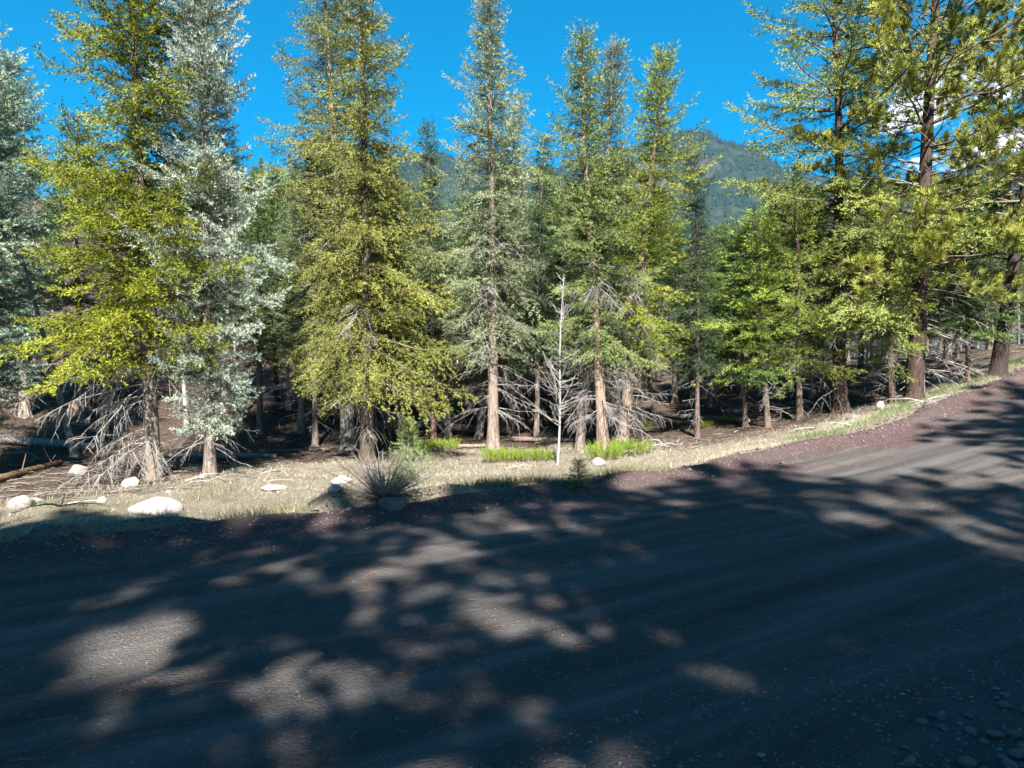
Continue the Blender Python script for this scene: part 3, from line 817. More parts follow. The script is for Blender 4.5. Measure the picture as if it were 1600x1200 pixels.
hero('spreading_fir', 'fir_tree', 'green fir with low feathery boughs crowding the foot of the huge pine', 1395, 632, 1375, 240, 0.95, leaf=(0.15, 0.19, 0.035), bark=(0.22, 0.17, 0.14), rotz=3.6)
hero('young_fir', 'fir_tree', 'young bright green fir with fresh sprays between the dark spruce and the open-branched fir', 1200, 668, 1180, 330, 1.25, leaf=(0.145, 0.195, 0.03), bark=(0.18, 0.15, 0.125), rotz=0.6)
hero('young_fir', 'fir_tree', 'young fir with dark curved trunk next to the lone dark spruce', 1165, 668, 1150, 350, 1.1, leaf=(0.065, 0.115, 0.03), bark=(0.18, 0.14, 0.12), rotz=2.6)
hero('spreading_fir', 'fir_tree', 'feathery light green fir tucked behind the open-branched fir', 1250, 655, 1240, 270, 0.9, leaf=(0.16, 0.195, 0.04), bark=(0.18, 0.15, 0.125), rotz=1.9)
hero('wood_fir', 'fir_tree', 'green fir beyond the ribbed dead trunk near the road crest', 1512, 600, 1520, 270, 1.1, leaf=(0.075, 0.125, 0.03), bark=(0.19, 0.145, 0.12), rotz=1.0)
hero('young_fir', 'fir_tree', 'small dull green fir filling the gap behind the yellow-green fir', 130, 655, 120, 180, 1.0, leaf=(0.085, 0.125, 0.045), bark=(0.18, 0.16, 0.14), rotz=1.0)
hero('bare_snag', 'dead_tree', 'pale barkless dead tree slanting up beside the yellow-green fir', 112, 670, 22, 330, bark=(0.30, 0.285, 0.27), rotz=0.2, at=on_ground(114, 16.0))
hero('thin_snag', 'dead_tree', 'slender white dead trunk behind the silvery blue fir', 292, 668, 262, 230, 0.9, bark=(0.48, 0.46, 0.44), rotz=1.2)
hero('thin_snag', 'dead_tree', 'slender white dead trunk in line with the blue fir, topped by broken twigs', 372, 660, 356, 250, 0.8, bark=(0.44, 0.41, 0.385), rotz=2.7)
hero('bare_snag', 'dead_tree', 'pale dead tree bare to the tip behind the straggly olive spruce', 452, 640, 438, 330, 0.8, bark=(0.38, 0.355, 0.33), rotz=4.0)

# ------------------------------------------------------------------ the wood behind
random.seed(8)
def tip_limit(px):
    pts = ((-200, 200), (240, 240), (420, 230), (600, 190), (640, 320), (700, 330), (760, 250), (1040, 260), (1070, 350), (1150, 350), (1200, 280), (1700, 270))
    return float(np.interp(px, [a for a, b in pts], [b for a, b in pts]))

taken = [(o.location.x, o.location.y) for o in scene.objects if o.type == 'EMPTY']
kinds = {'wood_spruce': ('spruce_tree', 'dark spruce on', 'spruces in the wood'), 'wood_fir': ('fir_tree', 'bushy fir on', 'firs in the wood'),
         'pole_spruce': ('spruce_tree', 'thin pole spruce on', 'thin spruces in the wood'), 'thin_snag': ('dead_tree', 'bare dead tree with', 'dead trees in the wood')}
heroes = [(ray(px, HOR).x, t) for px, t in ((-60, 'the pale-trunked blue fir'), (160, 'the yellow-green fir'), (310, 'the silvery blue fir'), (440, 'the straggly olive spruce'), (550, 'the drooping olive spruce'),
          (668, 'the slim dark spruce'), (762, 'the blue-grey spruce'), (872, 'the white sapling'), (925, 'the reddish leaning trunk'), (1010, 'the slanting-trunked spruce'), (1088, 'the lone dark spruce'), (1175, 'the young firs'), (1300, 'the open-branched fir'), (1430, 'the huge pine'), (1500, 'the ribbed dead trunk'), (1590, 'the road-crest pine'))]
count = 0
for tries in range(9000):
    if count >= 390: break
    px = random.uniform(-260, 1860)
    Y = 18.5 + 75 * random.random() ** 2.0
    if px > 1150: Y = 14.5 + 50 * random.random() ** 1.3
    b = on_ground(px, Y)
    s, t = st(np.array([b.x]), np.array([b.y]))
    if t[0] < 3.6: continue
    if any((b.x - x) ** 2 + (b.y - y) ** 2 < 1.05 ** 2 for x, y in taken): continue
    left = px < 480
    if left and Y < 34 and random.random() < 0.82: continue
    lim = tip_limit(px) + random.uniform(0, 190) * (1.0 if random.random() < 0.7 else 0.3)
    H = z_at(lim, Y) - b.z
    if H < 3.2: continue
    H = min(H, random.uniform(8, 15))
    k = random.choices(list(kinds), (34, 24, 32, 10))[0]
    if 1090 < px < 1260 and Y < 30: k = random.choice(('pole_spruce', 'wood_fir', 'pole_spruce'))
    if k == 'wood_fir': H = min(H, 9)
    sc = H / PROTO[k]['H']
    nm, lab, grp = kinds[k]
    near_h = min(heroes, key=lambda h: abs(h[0] - b.x / b.y))[1]
    g = random.uniform(.75, 1.25)
    leaf = random.choice(((0.055, 0.09, 0.03), (0.075, 0.105, 0.035), (0.07, 0.12, 0.03), (0.08, 0.105, 0.055)))
    bi = random.randrange(5); bk = (GREY, PALE, RUST, DKB, GREY)[bi]
    size = 'tall' if H > 10.5 else ('low' if H < 6.5 else 'middling')
    lab = '%s %s %s trunk in the wood behind %s' % (size, lab, ('a grey', 'a pale', 'a reddish', 'a blackish', 'a grey')[bi], near_h)
    place(k, nm, lab, b - Vector((0, 0, .06)), (min(sc, 1.25) * random.uniform(.85, 1.15), sc), random.uniform(0, 6.28),
          (random.gauss(0, .03), random.gauss(0, .03)), tuple(c * g for c in leaf), bk, (0.20, 0.185, 0.175), grp)
    taken.append((b.x, b.y)); count += 1

# a closer rank right behind the roadside row
rank = ((405, 19.5, 300), (432, 22.0, 255), (470, 20.0, 280), (505, 23.0, 250), (622, 20.5, 300), (648, 23.5, 330), (700, 20.0, 345), (725, 24.0, 300), (808, 20.5, 290), (852, 22.5, 275), (882, 20.5, 300), (1010, 22.5, 260), (1055, 21.0, 345),
        (1118, 22.0, 350), (1140, 25.0, 345), (1212, 20.5, 300), (1268, 22.0, 290), (1345, 20.0, 280), (1480, 21.0, 270), (1545, 24.0, 280), (350, 21.0, 270), (935, 25.0, 280), (585, 26.0, 240), (770, 26.0, 290))
for k, (px, Y, ty) in enumerate(rank):
    b = on_ground(px, Y); H = z_at(ty, Y) - b.z
    kd = ('wood_spruce', 'wood_fir', 'wood_spruce')[k % 3]
    sc = H / PROTO[kd]['H']
    near_h = min(heroes, key=lambda h: abs(h[0] - b.x / b.y))[1]
    place(kd, kinds[kd][0], '%s in the close dark rank right behind %s' % (('shadowy spruce', 'shadowy bushy fir', 'shadowy spruce')[k % 3], near_h), b - Vector((0, 0, .06)), (max(sc, .85) * 1.05, sc), k * 1.9, (0.02 * math.sin(k * 3), 0),
          ((0.06, 0.10, 0.03), (0.085, 0.13, 0.035), (0.08, 0.11, 0.045))[k % 3], (GREY, DKB, PALE, RUST)[k % 4], (0.2, 0.185, 0.175), 'close rank of the wood')

# ------------------------------------------------------------------ tall pines behind the camera that shade the road
sun_row = [(-9.5, -8.5, 0.9, 0.3), (-3.619, -7.465, 0.907, 2.237), (-5.189, -11.67, 1.101, 4.545), (1.4, -7.6, 0.97, 0.67), (4.2, -10.2, 1.12, 3.651), (8.998, -3.8, 0.917, 4.775), (11.402, -4.437, 1.074, 5.285), (-13.5, -11, 1, 2.2),
           (7.245, -12.091, 1.106, 4.309), (-11.5, -4.6, 0.72, 3.7), (-4.164, -5.052, 0.775, 1.839), (3.636, -6.178, 0.744, 1.693), (-7.6, -12.2, 1.05, 0.4), (-2.727, -13.536, 1.197, 2.452), (2.76, -4.64, 0.65, 3.291)]
sky_block_row = [(-18 + 4.6 * k + 1.3 * math.sin(k * 2.1), -18.5 - 3.0 * (k % 3), 0.85 + 0.05 * (k % 4), k * 1.7) for k in range(10)]  # unseen rows added to block sky light from behind, clear of the dapples
sky_block_row += [(-17, -2, 0.9, 1.1), (-20, -7, 1.0, 2.3), (17, -1, 0.95, 0.4), (19.5, -8, 1.05, 3.4), (14, -11, 1.0, 5.0), (-16.5, -15, 1.0, 4.4)]  # more out-of-view pines, added to darken the shade on the road
for k, (x, y, sc, rz) in enumerate(sun_row + sky_block_row):
    z = float(surf_z(np.array([x]), np.array([y]))[0])
    place('shade_pine', 'pine_tree', 'tall unseen pine on the near side of the road, placed to shade the gravel', (x, y, z - .05), (sc, sc), rz, leaf=(0.11, 0.14, 0.03), bark=(0.25, 0.18, 0.14), group='pines on the near roadside')

# ------------------------------------------------------------------ grass, gravel, litter
def blades(name, label, cat, n, sfun, hgt, wid, color, seed, bend=0.5):
    rng = np.random.default_rng(seed)
    x, y = sfun(rng, n)
    n = len(x)
    z = surf_z(x, y) - 0.008
    h = rng.uniform(*hgt, n) * (0.7 + 0.9 * np.clip(0.5 + vnoise(x * 2.5, y * 2.5, seed), 0, 1)); w = rng.uniform(*wid, n); a = rng.uniform(0, 6.283, n); b = rng.uniform(0, 6.283, n)
    bx, by = np.cos(b) * h * bend * rng.uniform(.2, 1.2, n), np.sin(b) * h * bend * rng.uniform(.2, 1.2, n)
    cx, cy = np.cos(a) * w / 2, np.sin(a) * w / 2
    V = np.stack([np.stack([x - cx, y - cy, z], 1), np.stack([x + cx, y + cy, z], 1),
                  np.stack([x + bx, y + by, z + h * 0.9], 1)], 1).reshape(-1, 3)
    T = np.arange(n * 3).reshape(-1, 3)
    tn = np.repeat(np.clip(rng.normal(.5, .25, n), 0, 1), 3)
    o = link(name, mesh_from(name, V, [T], M_GRASS, False, tn), color=color)
    return tag(o, label, cat, kind='stuff')

def lip_spots(rng, n):
    s = rng.uniform(-12, 3, n); te = np.abs(rng.normal(0.15, 0.45, n))
    x, y = st_xy(s, te + edge_wave(s))
    k = 2.6 * (fbm(x * 1.1 + 3, y * 1.1, 95, 3) + 0.12) > rng.random(n)
    return x[k], y[k]

def st_xy(s, t):
    return E0[0] + s * RU[0] + t * RN[0], E0[1] + s * RU[1] + t * RN[1]

def verge_w(s):
    return 6.9 - 5.6 * sstep(0.5, 9.0, s) - 1.6 * sstep(-1, -6, s)

def dry_spots(rng, n):
    s = rng.uniform(-12, 14, n); t = rng.uniform(0, 1, n) ** 1.25
    te = 0.12 + t * (verge_w(s) + 0.4)
    x, y = st_xy(s, te + edge_wave(s))
    k = (0.55 + 1.3 * fbm(x * 0.9, y * 0.9, 91, 3) + 0.3 * (te < 1)) > rng.random(len(x))
    return x[k], y[k]

def green_spots(rng, n):
    s = rng.uniform(-12, 22, n); te = rng.uniform(0.08, 1, n)
    w = verge_w(s)
    te = np.where(s > 5, 0.05 + te * 0.75, te * w)
    x, y = st_xy(s, te + edge_wave(s))
    patch = fbm(x * 0.8 + 7, y * 0.8, 93, 3)
    k = np.where(s > 5, 0.75, 3.2 * (patch - 0.16)) > rng.random(len(x))
    return x[k], y[k]

blades('dry_grass', 'bleached straw-coloured grass covering the road verge', 'grass', 150000, dry_spots, (0.02, 0.075), (0.004, 0.009), (0.36, 0.32, 0.24), 101, 1.1)
blades('green_grass', 'fresh green grass in patches on the verge and along the road edge', 'grass', 36000, green_spots, (0.05, 0.14), (0.004, 0.009), (0.09, 0.14, 0.03), 102, 0.6)

blades('lip_grass', 'longer olive and tan grass tufts on the hummocks at the road lip', 'grass', 26000, lip_spots, (0.05, 0.14), (0.004, 0.008), (0.15, 0.155, 0.06), 103, 0.7)

def stones_mesh(name, x, y, r, seed, color, label, cat):
    rng = np.random.default_rng(seed); n = len(x)
    z = surf_z(x, y) + r * 0.12
    base = np.array(((1, 0, 0), (0.1, 1, 0), (-1, .1, 0), (0, -1, .1), (0, 0, .7), (0, 0, -.7)), float)
    V = base[None] * r[:, None, None] * rng.uniform(.55, 1.25, (n, 6, 1))
    a = rng.uniform(0, 6.28, n); c, s = np.cos(a)[:, None], np.sin(a)[:, None]
    V = np.stack([V[..., 0] * c - V[..., 1] * s + x[:, None], V[..., 0] * s + V[..., 1] * c + y[:, None], V[..., 2] + z[:, None]], -1).reshape(-1, 3)
    f = np.array(((0, 1, 4), (1, 2, 4), (2, 3, 4), (3, 0, 4), (1, 0, 5), (2, 1, 5), (3, 2, 5), (0, 3, 5)))
    T = (np.arange(n)[:, None, None] * 6 + f[None]).reshape(-1, 3)
    o = link(name, mesh_from(name, V, [T], M_TWIG, False, np.repeat(np.clip(rng.normal(.45, .22, n), 0, 1), 6)), color=color)
    return tag(o, label, cat, kind='stuff')

rng = np.random.default_rng(7)
sA = rng.uniform(-10, 14, 6000); tA = -np.abs(rng.normal(0, 0.55, 6000)) + 0.1
xA, yA = st_xy(sA, tA + edge_wave(sA))
stones_mesh('edge_gravel', xA, yA, rng.uniform(0.006, 0.02, 6000) * (1 + 1.2 * (rng.random(6000) < .06)), 1, (0.13, 0.10, 0.097), 'loose reddish gravel along the far lip of the road', 'gravel')
sB = rng.uniform(-7, 5, 9000); tB = rng.uniform(0, 1, 9000) ** 0.8
tB = -7.4 + tB * 2.4
xB, yB = st_xy(sB, tB)
stones_mesh('shoulder_gravel', xB, yB, rng.uniform(0.003, 0.010, 9000) * (1 + 1.2 * (rng.random(9000) < .05)), 2, (0.16, 0.15, 0.147), 'loose grey gravel on the near shoulder of the road', 'gravel')
sC = rng.uniform(-8, 12, 4500); tC = rng.uniform(-5.4, -0.4, 4500); xC, yC = st_xy(sC, tC)
stones_mesh('road_grit', xC, yC, rng.uniform(0.003, 0.009, 4500), 3, (0.15, 0.14, 0.132), 'scattered grit on the driven surface of the road', 'gravel')

def sticks(name, label, x, y, ln, rad, color, seed, lift=0.01):
    rng = np.random.default_rng(seed); n = len(x)
    a = rng.uniform(0, 6.283, n); d = np.stack([np.cos(a), np.sin(a), rng.normal(0, .06, n)], 1)
    z = surf_z(x, y) + lift
    c = np.stack([x, y, z], 1)
    P = np.stack([c - d * ln[:, None] / 2, c + rng.normal(0, .04, (n, 3)) * ln[:, None] * np.array((1, 1, .3)), c + d * ln[:, None] / 2], 1)
    P[:, :, 2] = surf_z(P[:, :, 0], P[:, :, 1]) + lift + np.abs(rng.normal(0, lift, (n, 3)))
    v, q = tubes(P, np.repeat(rad[:, None], 3, 1) * np.array((1, .8, .5)), 3)
    o = link(name, mesh_from(name, v, [q], M_TWIG, False, np.repeat(rng.uniform(.1, .95, n), 9)), color=color)
    return tag(o, label, 'litter', kind='stuff')

n = 9000
Y = 11 + 34 * rng.random(n) ** 1.6; X = (rng.uniform(-150, 1750, n) - 800) / F_PX * Y
s_, t_ = st(X, Y); k = t_ > np.maximum(1.2, verge_w(s_) * 0.75)
X, Y = X[k], Y[k]; n = len(X)
sticks('stick_litter', 'broken sticks and twigs strewn over the shaded forest floor', X, Y, rng.uniform(.08, .5, n) * (1 + 1.5 * (rng.random(n) < .05)), rng.uniform(.003, .009, n) * (1 + (rng.random(n) < .06)), (0.16, 0.14, 0.12), 12, 0.012)
n = 1500
sN = rng.uniform(-6, 4, n); tN = -7.2 + 5.0 * rng.random(n) ** 1.3; X, Y = st_xy(sN, tN)
sticks('needle_litter', 'fallen rust-coloured pine needles scattered on the road', X, Y, rng.uniform(.05, .13, n), np.full(n, .0011), (0.33, 0.13, 0.07), 13, 0.004)

# ------------------------------------------------------------------ rocks
def rock_mesh(name, seed, sub=3, rough=0.28):
    bm = bmesh.new(); bmesh.ops.create_icosphere(bm, subdivisions=sub, radius=1)
    rng = np.random.default_rng(seed)
    planes = [(norm(rng.normal(0, 1, 3)), rng.uniform(.62, .92)) for _ in range(11)]
    for v in bm.verts:
        p = np.array(v.co)
        for nrm, d in planes:
            e = p @ nrm - d
            if e > 0: p = p - nrm * e * 0.9
        p = p * (1 + rough * 0.35 * float(vnoise(np.array([p[0] * 2.3 + 5]), np.array([p[1] * 2.3 + p[2] * 1.9]), seed)[0]))
        v.co = p
    me = bpy.data.meshes.new(name); bm.to_mesh(me); bm.free()
    me.polygons.foreach_set('use_smooth', np.ones(len(me.polygons), bool))
    me.materials.append(M_ROCK); return me

import bmesh
ROCKS = [rock_mesh('rock_%d' % k, 200 + k) for k in range(6)]
WHITE, GRY = (0.33, 0.31, 0.285), (0.19, 0.175, 0.16)
for k, (px, py, w, hh, c, lab) in enumerate((
        (200, 762, 27, 20, WHITE, 'angular white rock at the foot of the yellow-green fir'),
        (26, 796, 40, 24, WHITE, 'large white rock beside the heap of charred branches'),
        (232, 806, 86, 26, WHITE, 'broad white boulder half buried in the straw grass'),
        (118, 741, 26, 16, (0.5, 0.46, 0.4), 'pale tan rock at the end of the brown broken log'),
        (188, 738, 12, 11, GRY, 'small dull rock under the drooping dead branches of the yellow-green fir'),
        (52, 784, 18, 7, WHITE, 'flat white stone lying against the large white rock'),
        (158, 786, 16, 12, WHITE, 'white stone propping the charred branches'),
        (612, 797, 48, 22, (0.24, 0.22, 0.20), 'rounded grey boulder at the root of the bare bush'),
        (532, 757, 36, 13, WHITE, 'long white rock in straw grass beside the bare bush'),
        (521, 769, 24, 13, WHITE, 'small white rock in front of the long white rock'),
        (425, 767, 40, 9, (0.5, 0.47, 0.4), 'flat slab of pale stone level with the grass'),
        (313, 748, 18, 7, WHITE, 'white stone at the base of the silvery blue fir'),
        (262, 770, 10, 5, WHITE, 'tiny white stone alone in the grass past the angular white rock'),
        (683, 707, 22, 11, (0.2, 0.17, 0.15), 'dark stone beneath the slim dark spruce'),
        (936, 728, 24, 14, (0.42, 0.39, 0.35), 'grey stone between the little fir seedling and the juniper'),
        (1378, 642, 17, 17, (0.40, 0.38, 0.36), 'upright grey rock on the bank by the huge pine'),
        (1399, 640, 10, 8, (0.40, 0.36, 0.32), 'small brown stone on the bank next to the upright grey rock'),
        (1335, 655, 18, 9, (0.3, 0.27, 0.24), 'low mossy stone near the trunk of the open-branched fir'))):
    b = ground_at(px, py); kx = b.y / F_PX
    o = link('rock', ROCKS[k % 6], None, c if c in (WHITE, GRY) else tuple(v * .62 for v in c))
    o.scale = (w * kx * .55, w * kx * .45, hh * kx * .75)
    o.location = b + Vector((0, w * kx * .3, hh * kx * .18)); o.rotation_euler = (0, 0, k * 1.3)
    tag(o, lab, 'rock', 'rocks on the verge')
rng = np.random.default_rng(77)
for k in range(34):
    px, py = rng.uniform(1395, 1610), rng.uniform(1080, 1215)
    if (px - 1395) + (py - 1080) * 1.5 < 120: continue
    b = ground_at(px, py); r = rng.uniform(.014, .034)
    o = link('stone', ROCKS[k % 6], None, (0.12, 0.118, 0.116)); o.scale = (r * rng.uniform(.8, 1.3), r, r * .7)
    o.location = b + Vector((0, 0, r * .3)); o.rotation_euler = (rng.uniform(-.3, .3), 0, rng.uniform(0, 6))
    tag(o, 'fist-sized grey stone among the loose gravel of the near shoulder', 'stone', 'stones on the near shoulder')

# ------------------------------------------------------------------ logs and fallen branches
def log(name, label, p0, p1, r, color, seed, z0=None, group=None):
    rng = np.random.default_rng(seed)
    a, b = ground_at(*p0), ground_at(*p1)
    n, sides = 16, 12
    u = np.linspace(0, 1, n)
    L = (b - a).length
    ax = np.array(a)[None] * (1 - u)[:, None] + np.array(b)[None] * u[:, None]
    lo = surf_z(ax[:, 0], ax[:, 1]) + r * 0.75
    lin = np.linspace(lo[0], lo[-1], n)
    ax[:, 2] = lin + max(0, float((lo - lin).max())) * 0.5
    ax[:, :2] += np.cumsum(rng.normal(0, .012, (n, 2)), 0)
    rr = r * (1.1 - .35 * u)
    loc = ax[0].copy(); ax = ax - loc
    v, q = tubes(ax[None], rr[None], sides)
    v = v + 0.10 * r * rng.normal(0, 1, v.shape)
    bag = Bag(); bag.add(v, q)
    color = tuple(v * .62 for v in color)
    o = link(name, bag.mesh(name, M_BARK, True), None, color, loc)
    tag(o, label, 'log', group)
    for e in (0, -1):
        c = ax[e]; ring = v.reshape(n, sides, 3)[e]
        vv = np.concatenate([ring * 0.985 + c * 0.015, (c + (c - ax[1 if e == 0 else -2]) * 0.03)[None]]); tr = np.array([(i, (i + 1) % sides, sides) for i in range(sides)])
        link('cut_end', mesh_from('cut_end', vv, [tr], M_TWIG, False, np.full(sides + 1, .5)), o, (0.22, 0.155, 0.10))
    ks = []
    for k in range(int(L * 1.6)):
        i = rng.integers(2, n - 2); d = norm(rng.normal(0, 1, 3) + np.array((0, -.3, .8))); l = rng.uniform(.12, .4)
        ks.append(np.stack([ax[i], ax[i] + d * (rr[i] + l * .5), ax[i] + d * (rr[i] + l)]))
    if ks:
        v, q = tubes(np.array(ks), np.tile(np.array((.012, .009, .005)), (len(ks), 1)), 4)
        link('branch_stub', mesh_from('branch_stub', v, [q], M_TWIG, False, np.full(len(v), .5)), o, color)
    return o

log('fallen_log', 'long grey barkless log lying across the shade behind the yellow-green fir', (-30, 690), (150, 704), 0.10, (0.42, 0.40, 0.38), 1)
log('fallen_log', 'brown broken log sloping through brown needles, its end by the pale tan rock', (-15, 760), (92, 728), 0.075, (0.36, 0.25, 0.16), 2)
log('fallen_log', 'slim grey log passing behind the silvery blue fir trunk', (258, 714), (430, 716), 0.055, (0.42, 0.42, 0.42), 3)
log('fallen_log', 'thick dark log between the slim dark spruce and the crooked pale trunk', (672, 672), (800, 680), 0.13, (0.26, 0.23, 0.21), 4)
log('fallen_log', 'thin weathered pole on the ground in front of the crooked pale trunk', (705, 700), (768, 699), 0.045, (0.42, 0.36, 0.31), 5)
log('fallen_log', 'grey log lying under the leaning reddish trunk', (800, 690), (905, 692), 0.06, (0.36, 0.31, 0.27), 6)
log('fallen_log', 'weathered log in the open wood behind the lone dark spruce', (1040, 655), (1180, 662), 0.06, (0.40, 0.36, 0.32), 7)
log('fallen_log', 'dark log pinned against the pale dead tree on the needle slope', (120, 640), (215, 600), 0.08, (0.25, 0.2, 0.17), 8)
log('fallen_log', 'grey log sliding down the slope behind the drooping olive spruce', (640, 600), (770, 655), 0.09, (0.36, 0.33, 0.30), 9)
log('fallen_log', 'brown log at the shaded foot of the slope behind the bare bush', (405, 712), (520, 706), 0.06, (0.30, 0.22, 0.17), 10)

def fallen(seed, L, k):
    rng = np.random.default_rng(seed)
    ax = [branch_axis(rng, np.array((0, 0, .03)), rng.uniform(-.5, .5) + j * 2.1, R(rng.uniform(4, 24)), L * rng.uniform(.6, 1), .25, 0, 7) for j in range(k)]
    return twig_system(rng, ax, np.array([.016] * k), 6, 2, .5, .15).mesh('fallen_branch', M_TWIG)
FB = [fallen(300 + k, 0.9, 1 + k % 3) for k in range(5)]
for k, (px, py, sc, rz, c, lab) in enumerate((
        (105, 792, 0.75, 0.3, (0.48, 0.45, 0.42), 'bleached forked branch on top of the charred heap'),
        (130, 790, 0.7, 2.9, (0.045, 0.042, 0.042), 'charred black branch in the heap beside the large white rock'),
        (95, 796, 0.8, 4.2, (0.05, 0.047, 0.045), 'blackened branch stretching out of the charred heap'),
        (290, 755, 0.8, 1.2, (0.46, 0.43, 0.4), 'tangle of pale branches between the two nearest firs'),
        (325, 756, 0.8, 0.7, (0.42, 0.39, 0.36), 'upright curved dead stick at the blue fir'),
        (420, 755, 0.6, 0.2, (0.4, 0.37, 0.34), 'twiggy grey branch on the flat pale slab'),
        (432, 738, 0.7, 1.7, (0.5, 0.47, 0.44), 'pale splintered branch in green grass by the shaded hollow'),
        (1005, 706, 1.0, 0.1, (0.5, 0.47, 0.44), 'bleached branch beside the juniper under the slanting trunk'),
        (1040, 700, 0.9, 2.2, (0.46, 0.43, 0.40), 'bleached branch next to the roadside below the lone dark spruce'),
        (1090, 690, 0.9, 3.3, (0.2, 0.17, 0.15), 'dark root-like branch at the lone dark spruce'),
        (1330, 668, 0.9, 2.4, (0.46, 0.43, 0.4), 'arching dead stick at the roadside below the open-branched fir'),
        (1270, 672, 0.9, 1.0, (0.44, 0.41, 0.38), 'spray of dead twigs on the bank before the thin white poles'),
        (1445, 632, 1.0, 0.2, (0.5, 0.47, 0.44), 'bent dead boughs at the foot of the ribbed dead trunk'),
        (790, 735, 0.7, 0.4, (0.4, 0.34, 0.29), 'low brown branch sunk in the straw before the junipers'),
        (60, 720, 1.2, 2.6, (0.33, 0.29, 0.25), 'dead bough beside the long grey barkless log'),
        (200, 700, 1.3, 0.5, (0.3, 0.27, 0.24), 'dead bough in deep shade behind the yellow-green fir'),
        (470, 690, 1.4, 2.0, (0.34, 0.30, 0.27), 'grey bough on the dark hollow below the slope'),
        (730, 660, 1.4, 3.0, (0.34, 0.30, 0.27), 'grey bough beside the thick dark log'),
        (880, 670, 1.4, 1.0, (0.34, 0.30, 0.27), 'grey bough in the wood behind the white sapling'),
        (1150, 650, 1.4, 4.0, (0.34, 0.30, 0.27), 'grey bough on the sunlit floor behind the young firs'))):
    o = link('fallen_branch', FB[k % 5], None, tuple(v * .62 for v in c), ground_at(px, py) + Vector((0, 0, .01)))
    o.scale = (sc,) * 3; o.rotation_euler = (0, 0, rz)
    tag(o, lab, 'branch', 'fallen branches')

# ------------------------------------------------------------------ shrubs and saplings
def bush_parts(seed, n, h, spread, lean=0.0):
    rng = np.random.default_rng(seed)
    ax = []
    for k in range(n):
        a = rng.uniform(0, 6.283); e = rng.uniform(.15, 1) ** .7 * spread; L = h * rng.uniform(.6, 1.1)
        u = np.linspace(0, 1, 7)[:, None]
        d = np.array((math.cos(a) * math.sin(e), math.sin(a) * math.sin(e), math.cos(e)))
        p = np.array((math.cos(a), math.sin(a), 0)) * rng.uniform(0, .12) * h
        ax.append(p + d * L * u + np.array((math.cos(a), math.sin(a), .3)) * .12 * L * u ** 2 + np.cumsum(rng.normal(0, .012 * h, (7, 3)), 0) * u)
    return np.array(ax), rng

b = ground_at(600, 786)
ax, rg = bush_parts(51, 130, 0.56, 1.2)
r = bpy.data.objects.new('bare_bush', None); COL.objects.link(r); r.location = b
tag(r, 'leafless grey-brown bush fanning up over the rounded grey boulder', 'bush')
link('stems', twig_system(rg, ax, np.full(len(ax), .007), 5, 2, .38, -.15).mesh('stems', M_TWIG), r, (0.20, 0.175, 0.16))
tips = ax[:, 4:].reshape(-1, 3); tips = tips[(tips[:, 0] > 0.02) & (rg.random(len(tips)) < .8)]
tips = np.repeat(tips, 3, 0); tips = tips + rg.normal(0, .05, tips.shape)
V, T, tn = needles(rg, tips, norm(rg.normal(0, .5, tips.shape) + UP), np.full(len(tips), .07), np.full(len(tips), .5), 6, .035, .010)
link('leaves', mesh_from('leaves', V, [T], M_FOL, False, tn), r, (0.20, 0.24, 0.10))

def juniper(seed):
    rng = np.random.default_rng(seed)
    P, D, Ln, Ti = [], [], [], []
    axs = []
    for k in range(150):
        a = rng.uniform(0, 6.283); rad = rng.random() ** .5 * .62
        e = rng.uniform(.1, .75) * (0.35 + rad); L = rng.uniform(.22, .42)
        d = norm(np.array((math.cos(a) * math.sin(e), math.sin(a) * math.sin(e), math.cos(e))) + rng.normal(0, .15, 3))
        p = np.array((math.cos(a) * rad, math.sin(a) * rad * .8, rng.uniform(0, .1)))
        axs.append(p + d * L * np.linspace(0, 1, 7)[:, None])
        m = 11
        u = np.linspace(.15, 1, m)[:, None]
        q = p + d * L * u
        dd = norm(d + rng.normal(0, .38, (m, 3)))
        P.append(q); D.append(dd); Ln.append(np.full(m, .085)); Ti.append(np.full(m, np.clip(rng.normal(.5, .18), 0, 1)))
    V, T, tn = needles(rng, np.concatenate(P), np.concatenate(D), np.concatenate(Ln), np.concatenate(Ti), 7, .042, .016, (25, 50))
    v, q = tubes(np.array(axs), np.tile(np.linspace(.006, .002, 7), (len(axs), 1)), 3)
    bag = Bag(); bag.add(v, q)
    return mesh_from('juniper_foliage', V, [T], M_FOL, False, tn), bag.mesh('juniper_stems', M_TWIG)
JU = [juniper(61), juniper(62)]
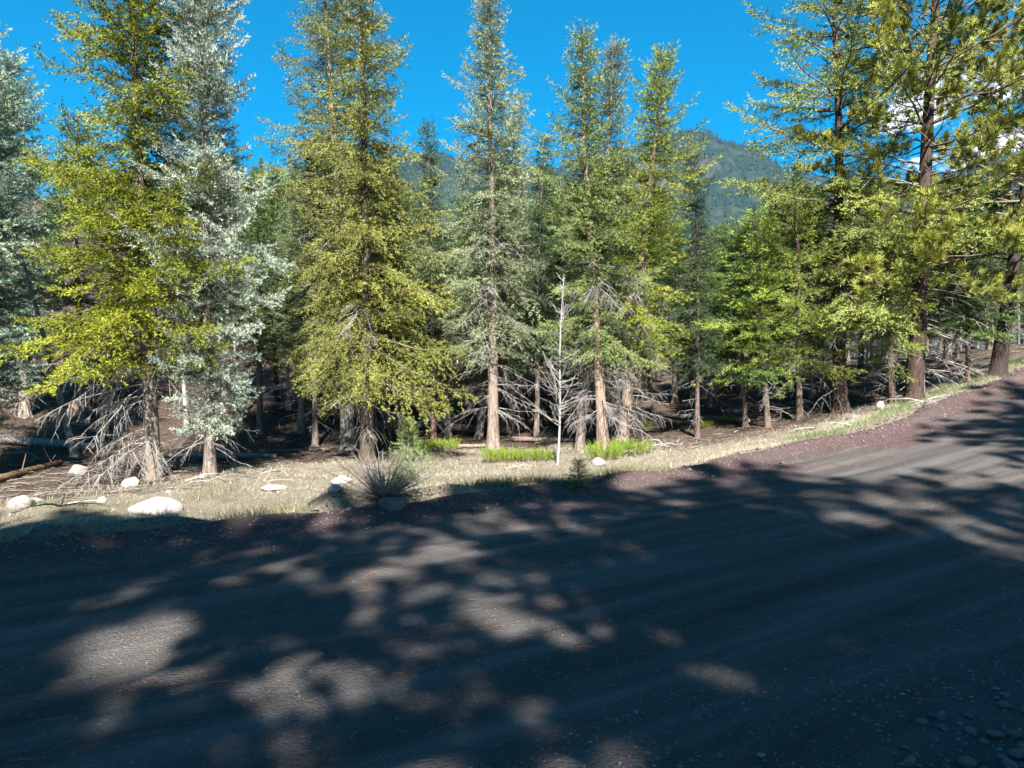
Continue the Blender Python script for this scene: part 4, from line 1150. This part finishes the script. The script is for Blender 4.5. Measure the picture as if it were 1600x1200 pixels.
for k, (px, py, w, hh, lab) in enumerate((
        (690, 706, 48, 1.0, 'bright lime juniper hugging the slim dark spruce'),
        (650, 712, 46, 1.0, 'lime juniper touching the little spruce sapling'),
        (785, 723, 62, 0.95, 'broad lime juniper before the tall blue-grey spruce'),
        (838, 723, 56, 0.85, 'lime juniper filling in beside the white sapling'),
        (945, 720, 60, 1.15, 'broad yellow-lime juniper at the foot of the leaning reddish trunk'),
        (990, 714, 56, 1.1, 'yellow-lime juniper under the slanting trunk'),
        (1105, 668, 22, 1.3, 'small lime juniper deep in the sunlit wood'),
        (1146, 662, 22, 1.3, 'small lime juniper by the curved dark trunk'),
        (1010, 668, 18, 1.3, 'little juniper glimpsed between the trunks behind the slanting spruce'))):
    b = ground_at(px, py); sc = w * b.y / F_PX / 1.15
    r = bpy.data.objects.new('juniper_shrub', None); COL.objects.link(r); r.location = b + Vector((0, sc * .45, 0)); r.location.z = float(surf_z(np.array([r.location.x]), np.array([r.location.y]))[0]) - .02
    r.scale = (sc, sc, sc * hh); r.rotation_euler = (0, 0, k * 1.1)
    tag(r, lab, 'shrub', 'junipers along the verge')
    link('foliage', JU[k % 2][0], r, (0.15, 0.22, 0.018)); link('stems', JU[k % 2][1], r, (0.16, 0.12, 0.09))

conifer('sapling_spruce', 71, 1.2, 0.42, 0.05, 0.018, whorl=0.07, per=5, shape=0.9, el=(0, 45), droop=0.05, tip=0.05, irregular=0.3, fol=dict(sp=.05, cw=.4, ss=.05, hang=.2, sl=.08), nl=.035, nw=.015, bend=0.01, trunk_top=.004, tier=1)
hero('sapling_spruce', 'spruce_sapling', 'little green spruce sapling standing behind the bare bush', 640, 722, 637, 652, leaf=(0.11, 0.16, 0.05), cat='sapling')
hero('sapling_spruce', 'fir_seedling', 'knee-high yellow-green fir seedling at the road lip', 903, 760, 905, 712, 1.3, leaf=(0.15, 0.20, 0.025), cat='sapling')

b = ground_at(871, 727); H = z_at(425, b.y) - b.z
rg = np.random.default_rng(81)
r = bpy.data.objects.new('aspen_sapling', None); COL.objects.link(r); r.location = b - Vector((0, 0, .03)); r.rotation_euler = (0, math.atan2(ray(880, 425).x * b.y - b.x, H), 0)
tag(r, 'slender white-barked leafless sapling in the straw grass between two junipers', 'sapling')
u = np.linspace(0, 1, 14)
tr = np.stack([.02 * np.sin(u * 7), .03 * np.sin(u * 5), u * H], 1)
v, q = tubes(tr[None], (0.021 * (1 - u) ** .9 + .004)[None], 10)
link('trunk', mesh_from('sapling_trunk', v, [q], M_TWIG, True, np.full(len(v), .62)), r, (0.25, 0.24, 0.225))
ax = [branch_axis(rg, np.array((0, 0, z)), rg.uniform(0, 6.28), R(rg.uniform(10, 66)), ((H - z) * .24 + .12) * rg.uniform(.3, 1.2), rg.uniform(-.35, .1), 0, 7) for z in H * (0.2 + 0.77 * np.sort(rg.random(60)))]
link('branches', twig_system(rg, ax, np.full(len(ax), .0085), 7, 4, .5, -.15).mesh('branches', M_TWIG), r, (0.26, 0.24, 0.225))

# ------------------------------------------------------------------ air
hz = bpy.data.meshes.new('haze')
x0, x1, y0, y1, z0, z1 = -2900, 4300, -720, 4600, -60, 900
hz.from_pydata([(x0, y0, z0), (x1, y0, z0), (x1, y1, z0), (x0, y1, z0), (x0, y0, z1), (x1, y0, z1), (x1, y1, z1), (x0, y1, z1)], [], [(0, 3, 2, 1), (4, 5, 6, 7), (0, 1, 5, 4), (1, 2, 6, 5), (2, 3, 7, 6), (3, 0, 4, 7)])
hm = bpy.data.materials.new('haze'); hm.use_nodes = True; hm.node_tree.nodes.clear()
ho = hm.node_tree.nodes.new('ShaderNodeOutputMaterial'); hv = hm.node_tree.nodes.new('ShaderNodeVolumePrincipled')
hv.inputs['Color'].default_value = (0.09, 0.34, 0.72, 1); hv.inputs['Density'].default_value = 0.0001; hv.inputs['Anisotropy'].default_value = 0.5
hm.node_tree.links.new(hv.outputs[0], ho.inputs['Volume'])
hz.materials.append(hm)
tag(link('haze', hz), 'thin blue air between the road and the mountain', 'haze', kind='stuff')
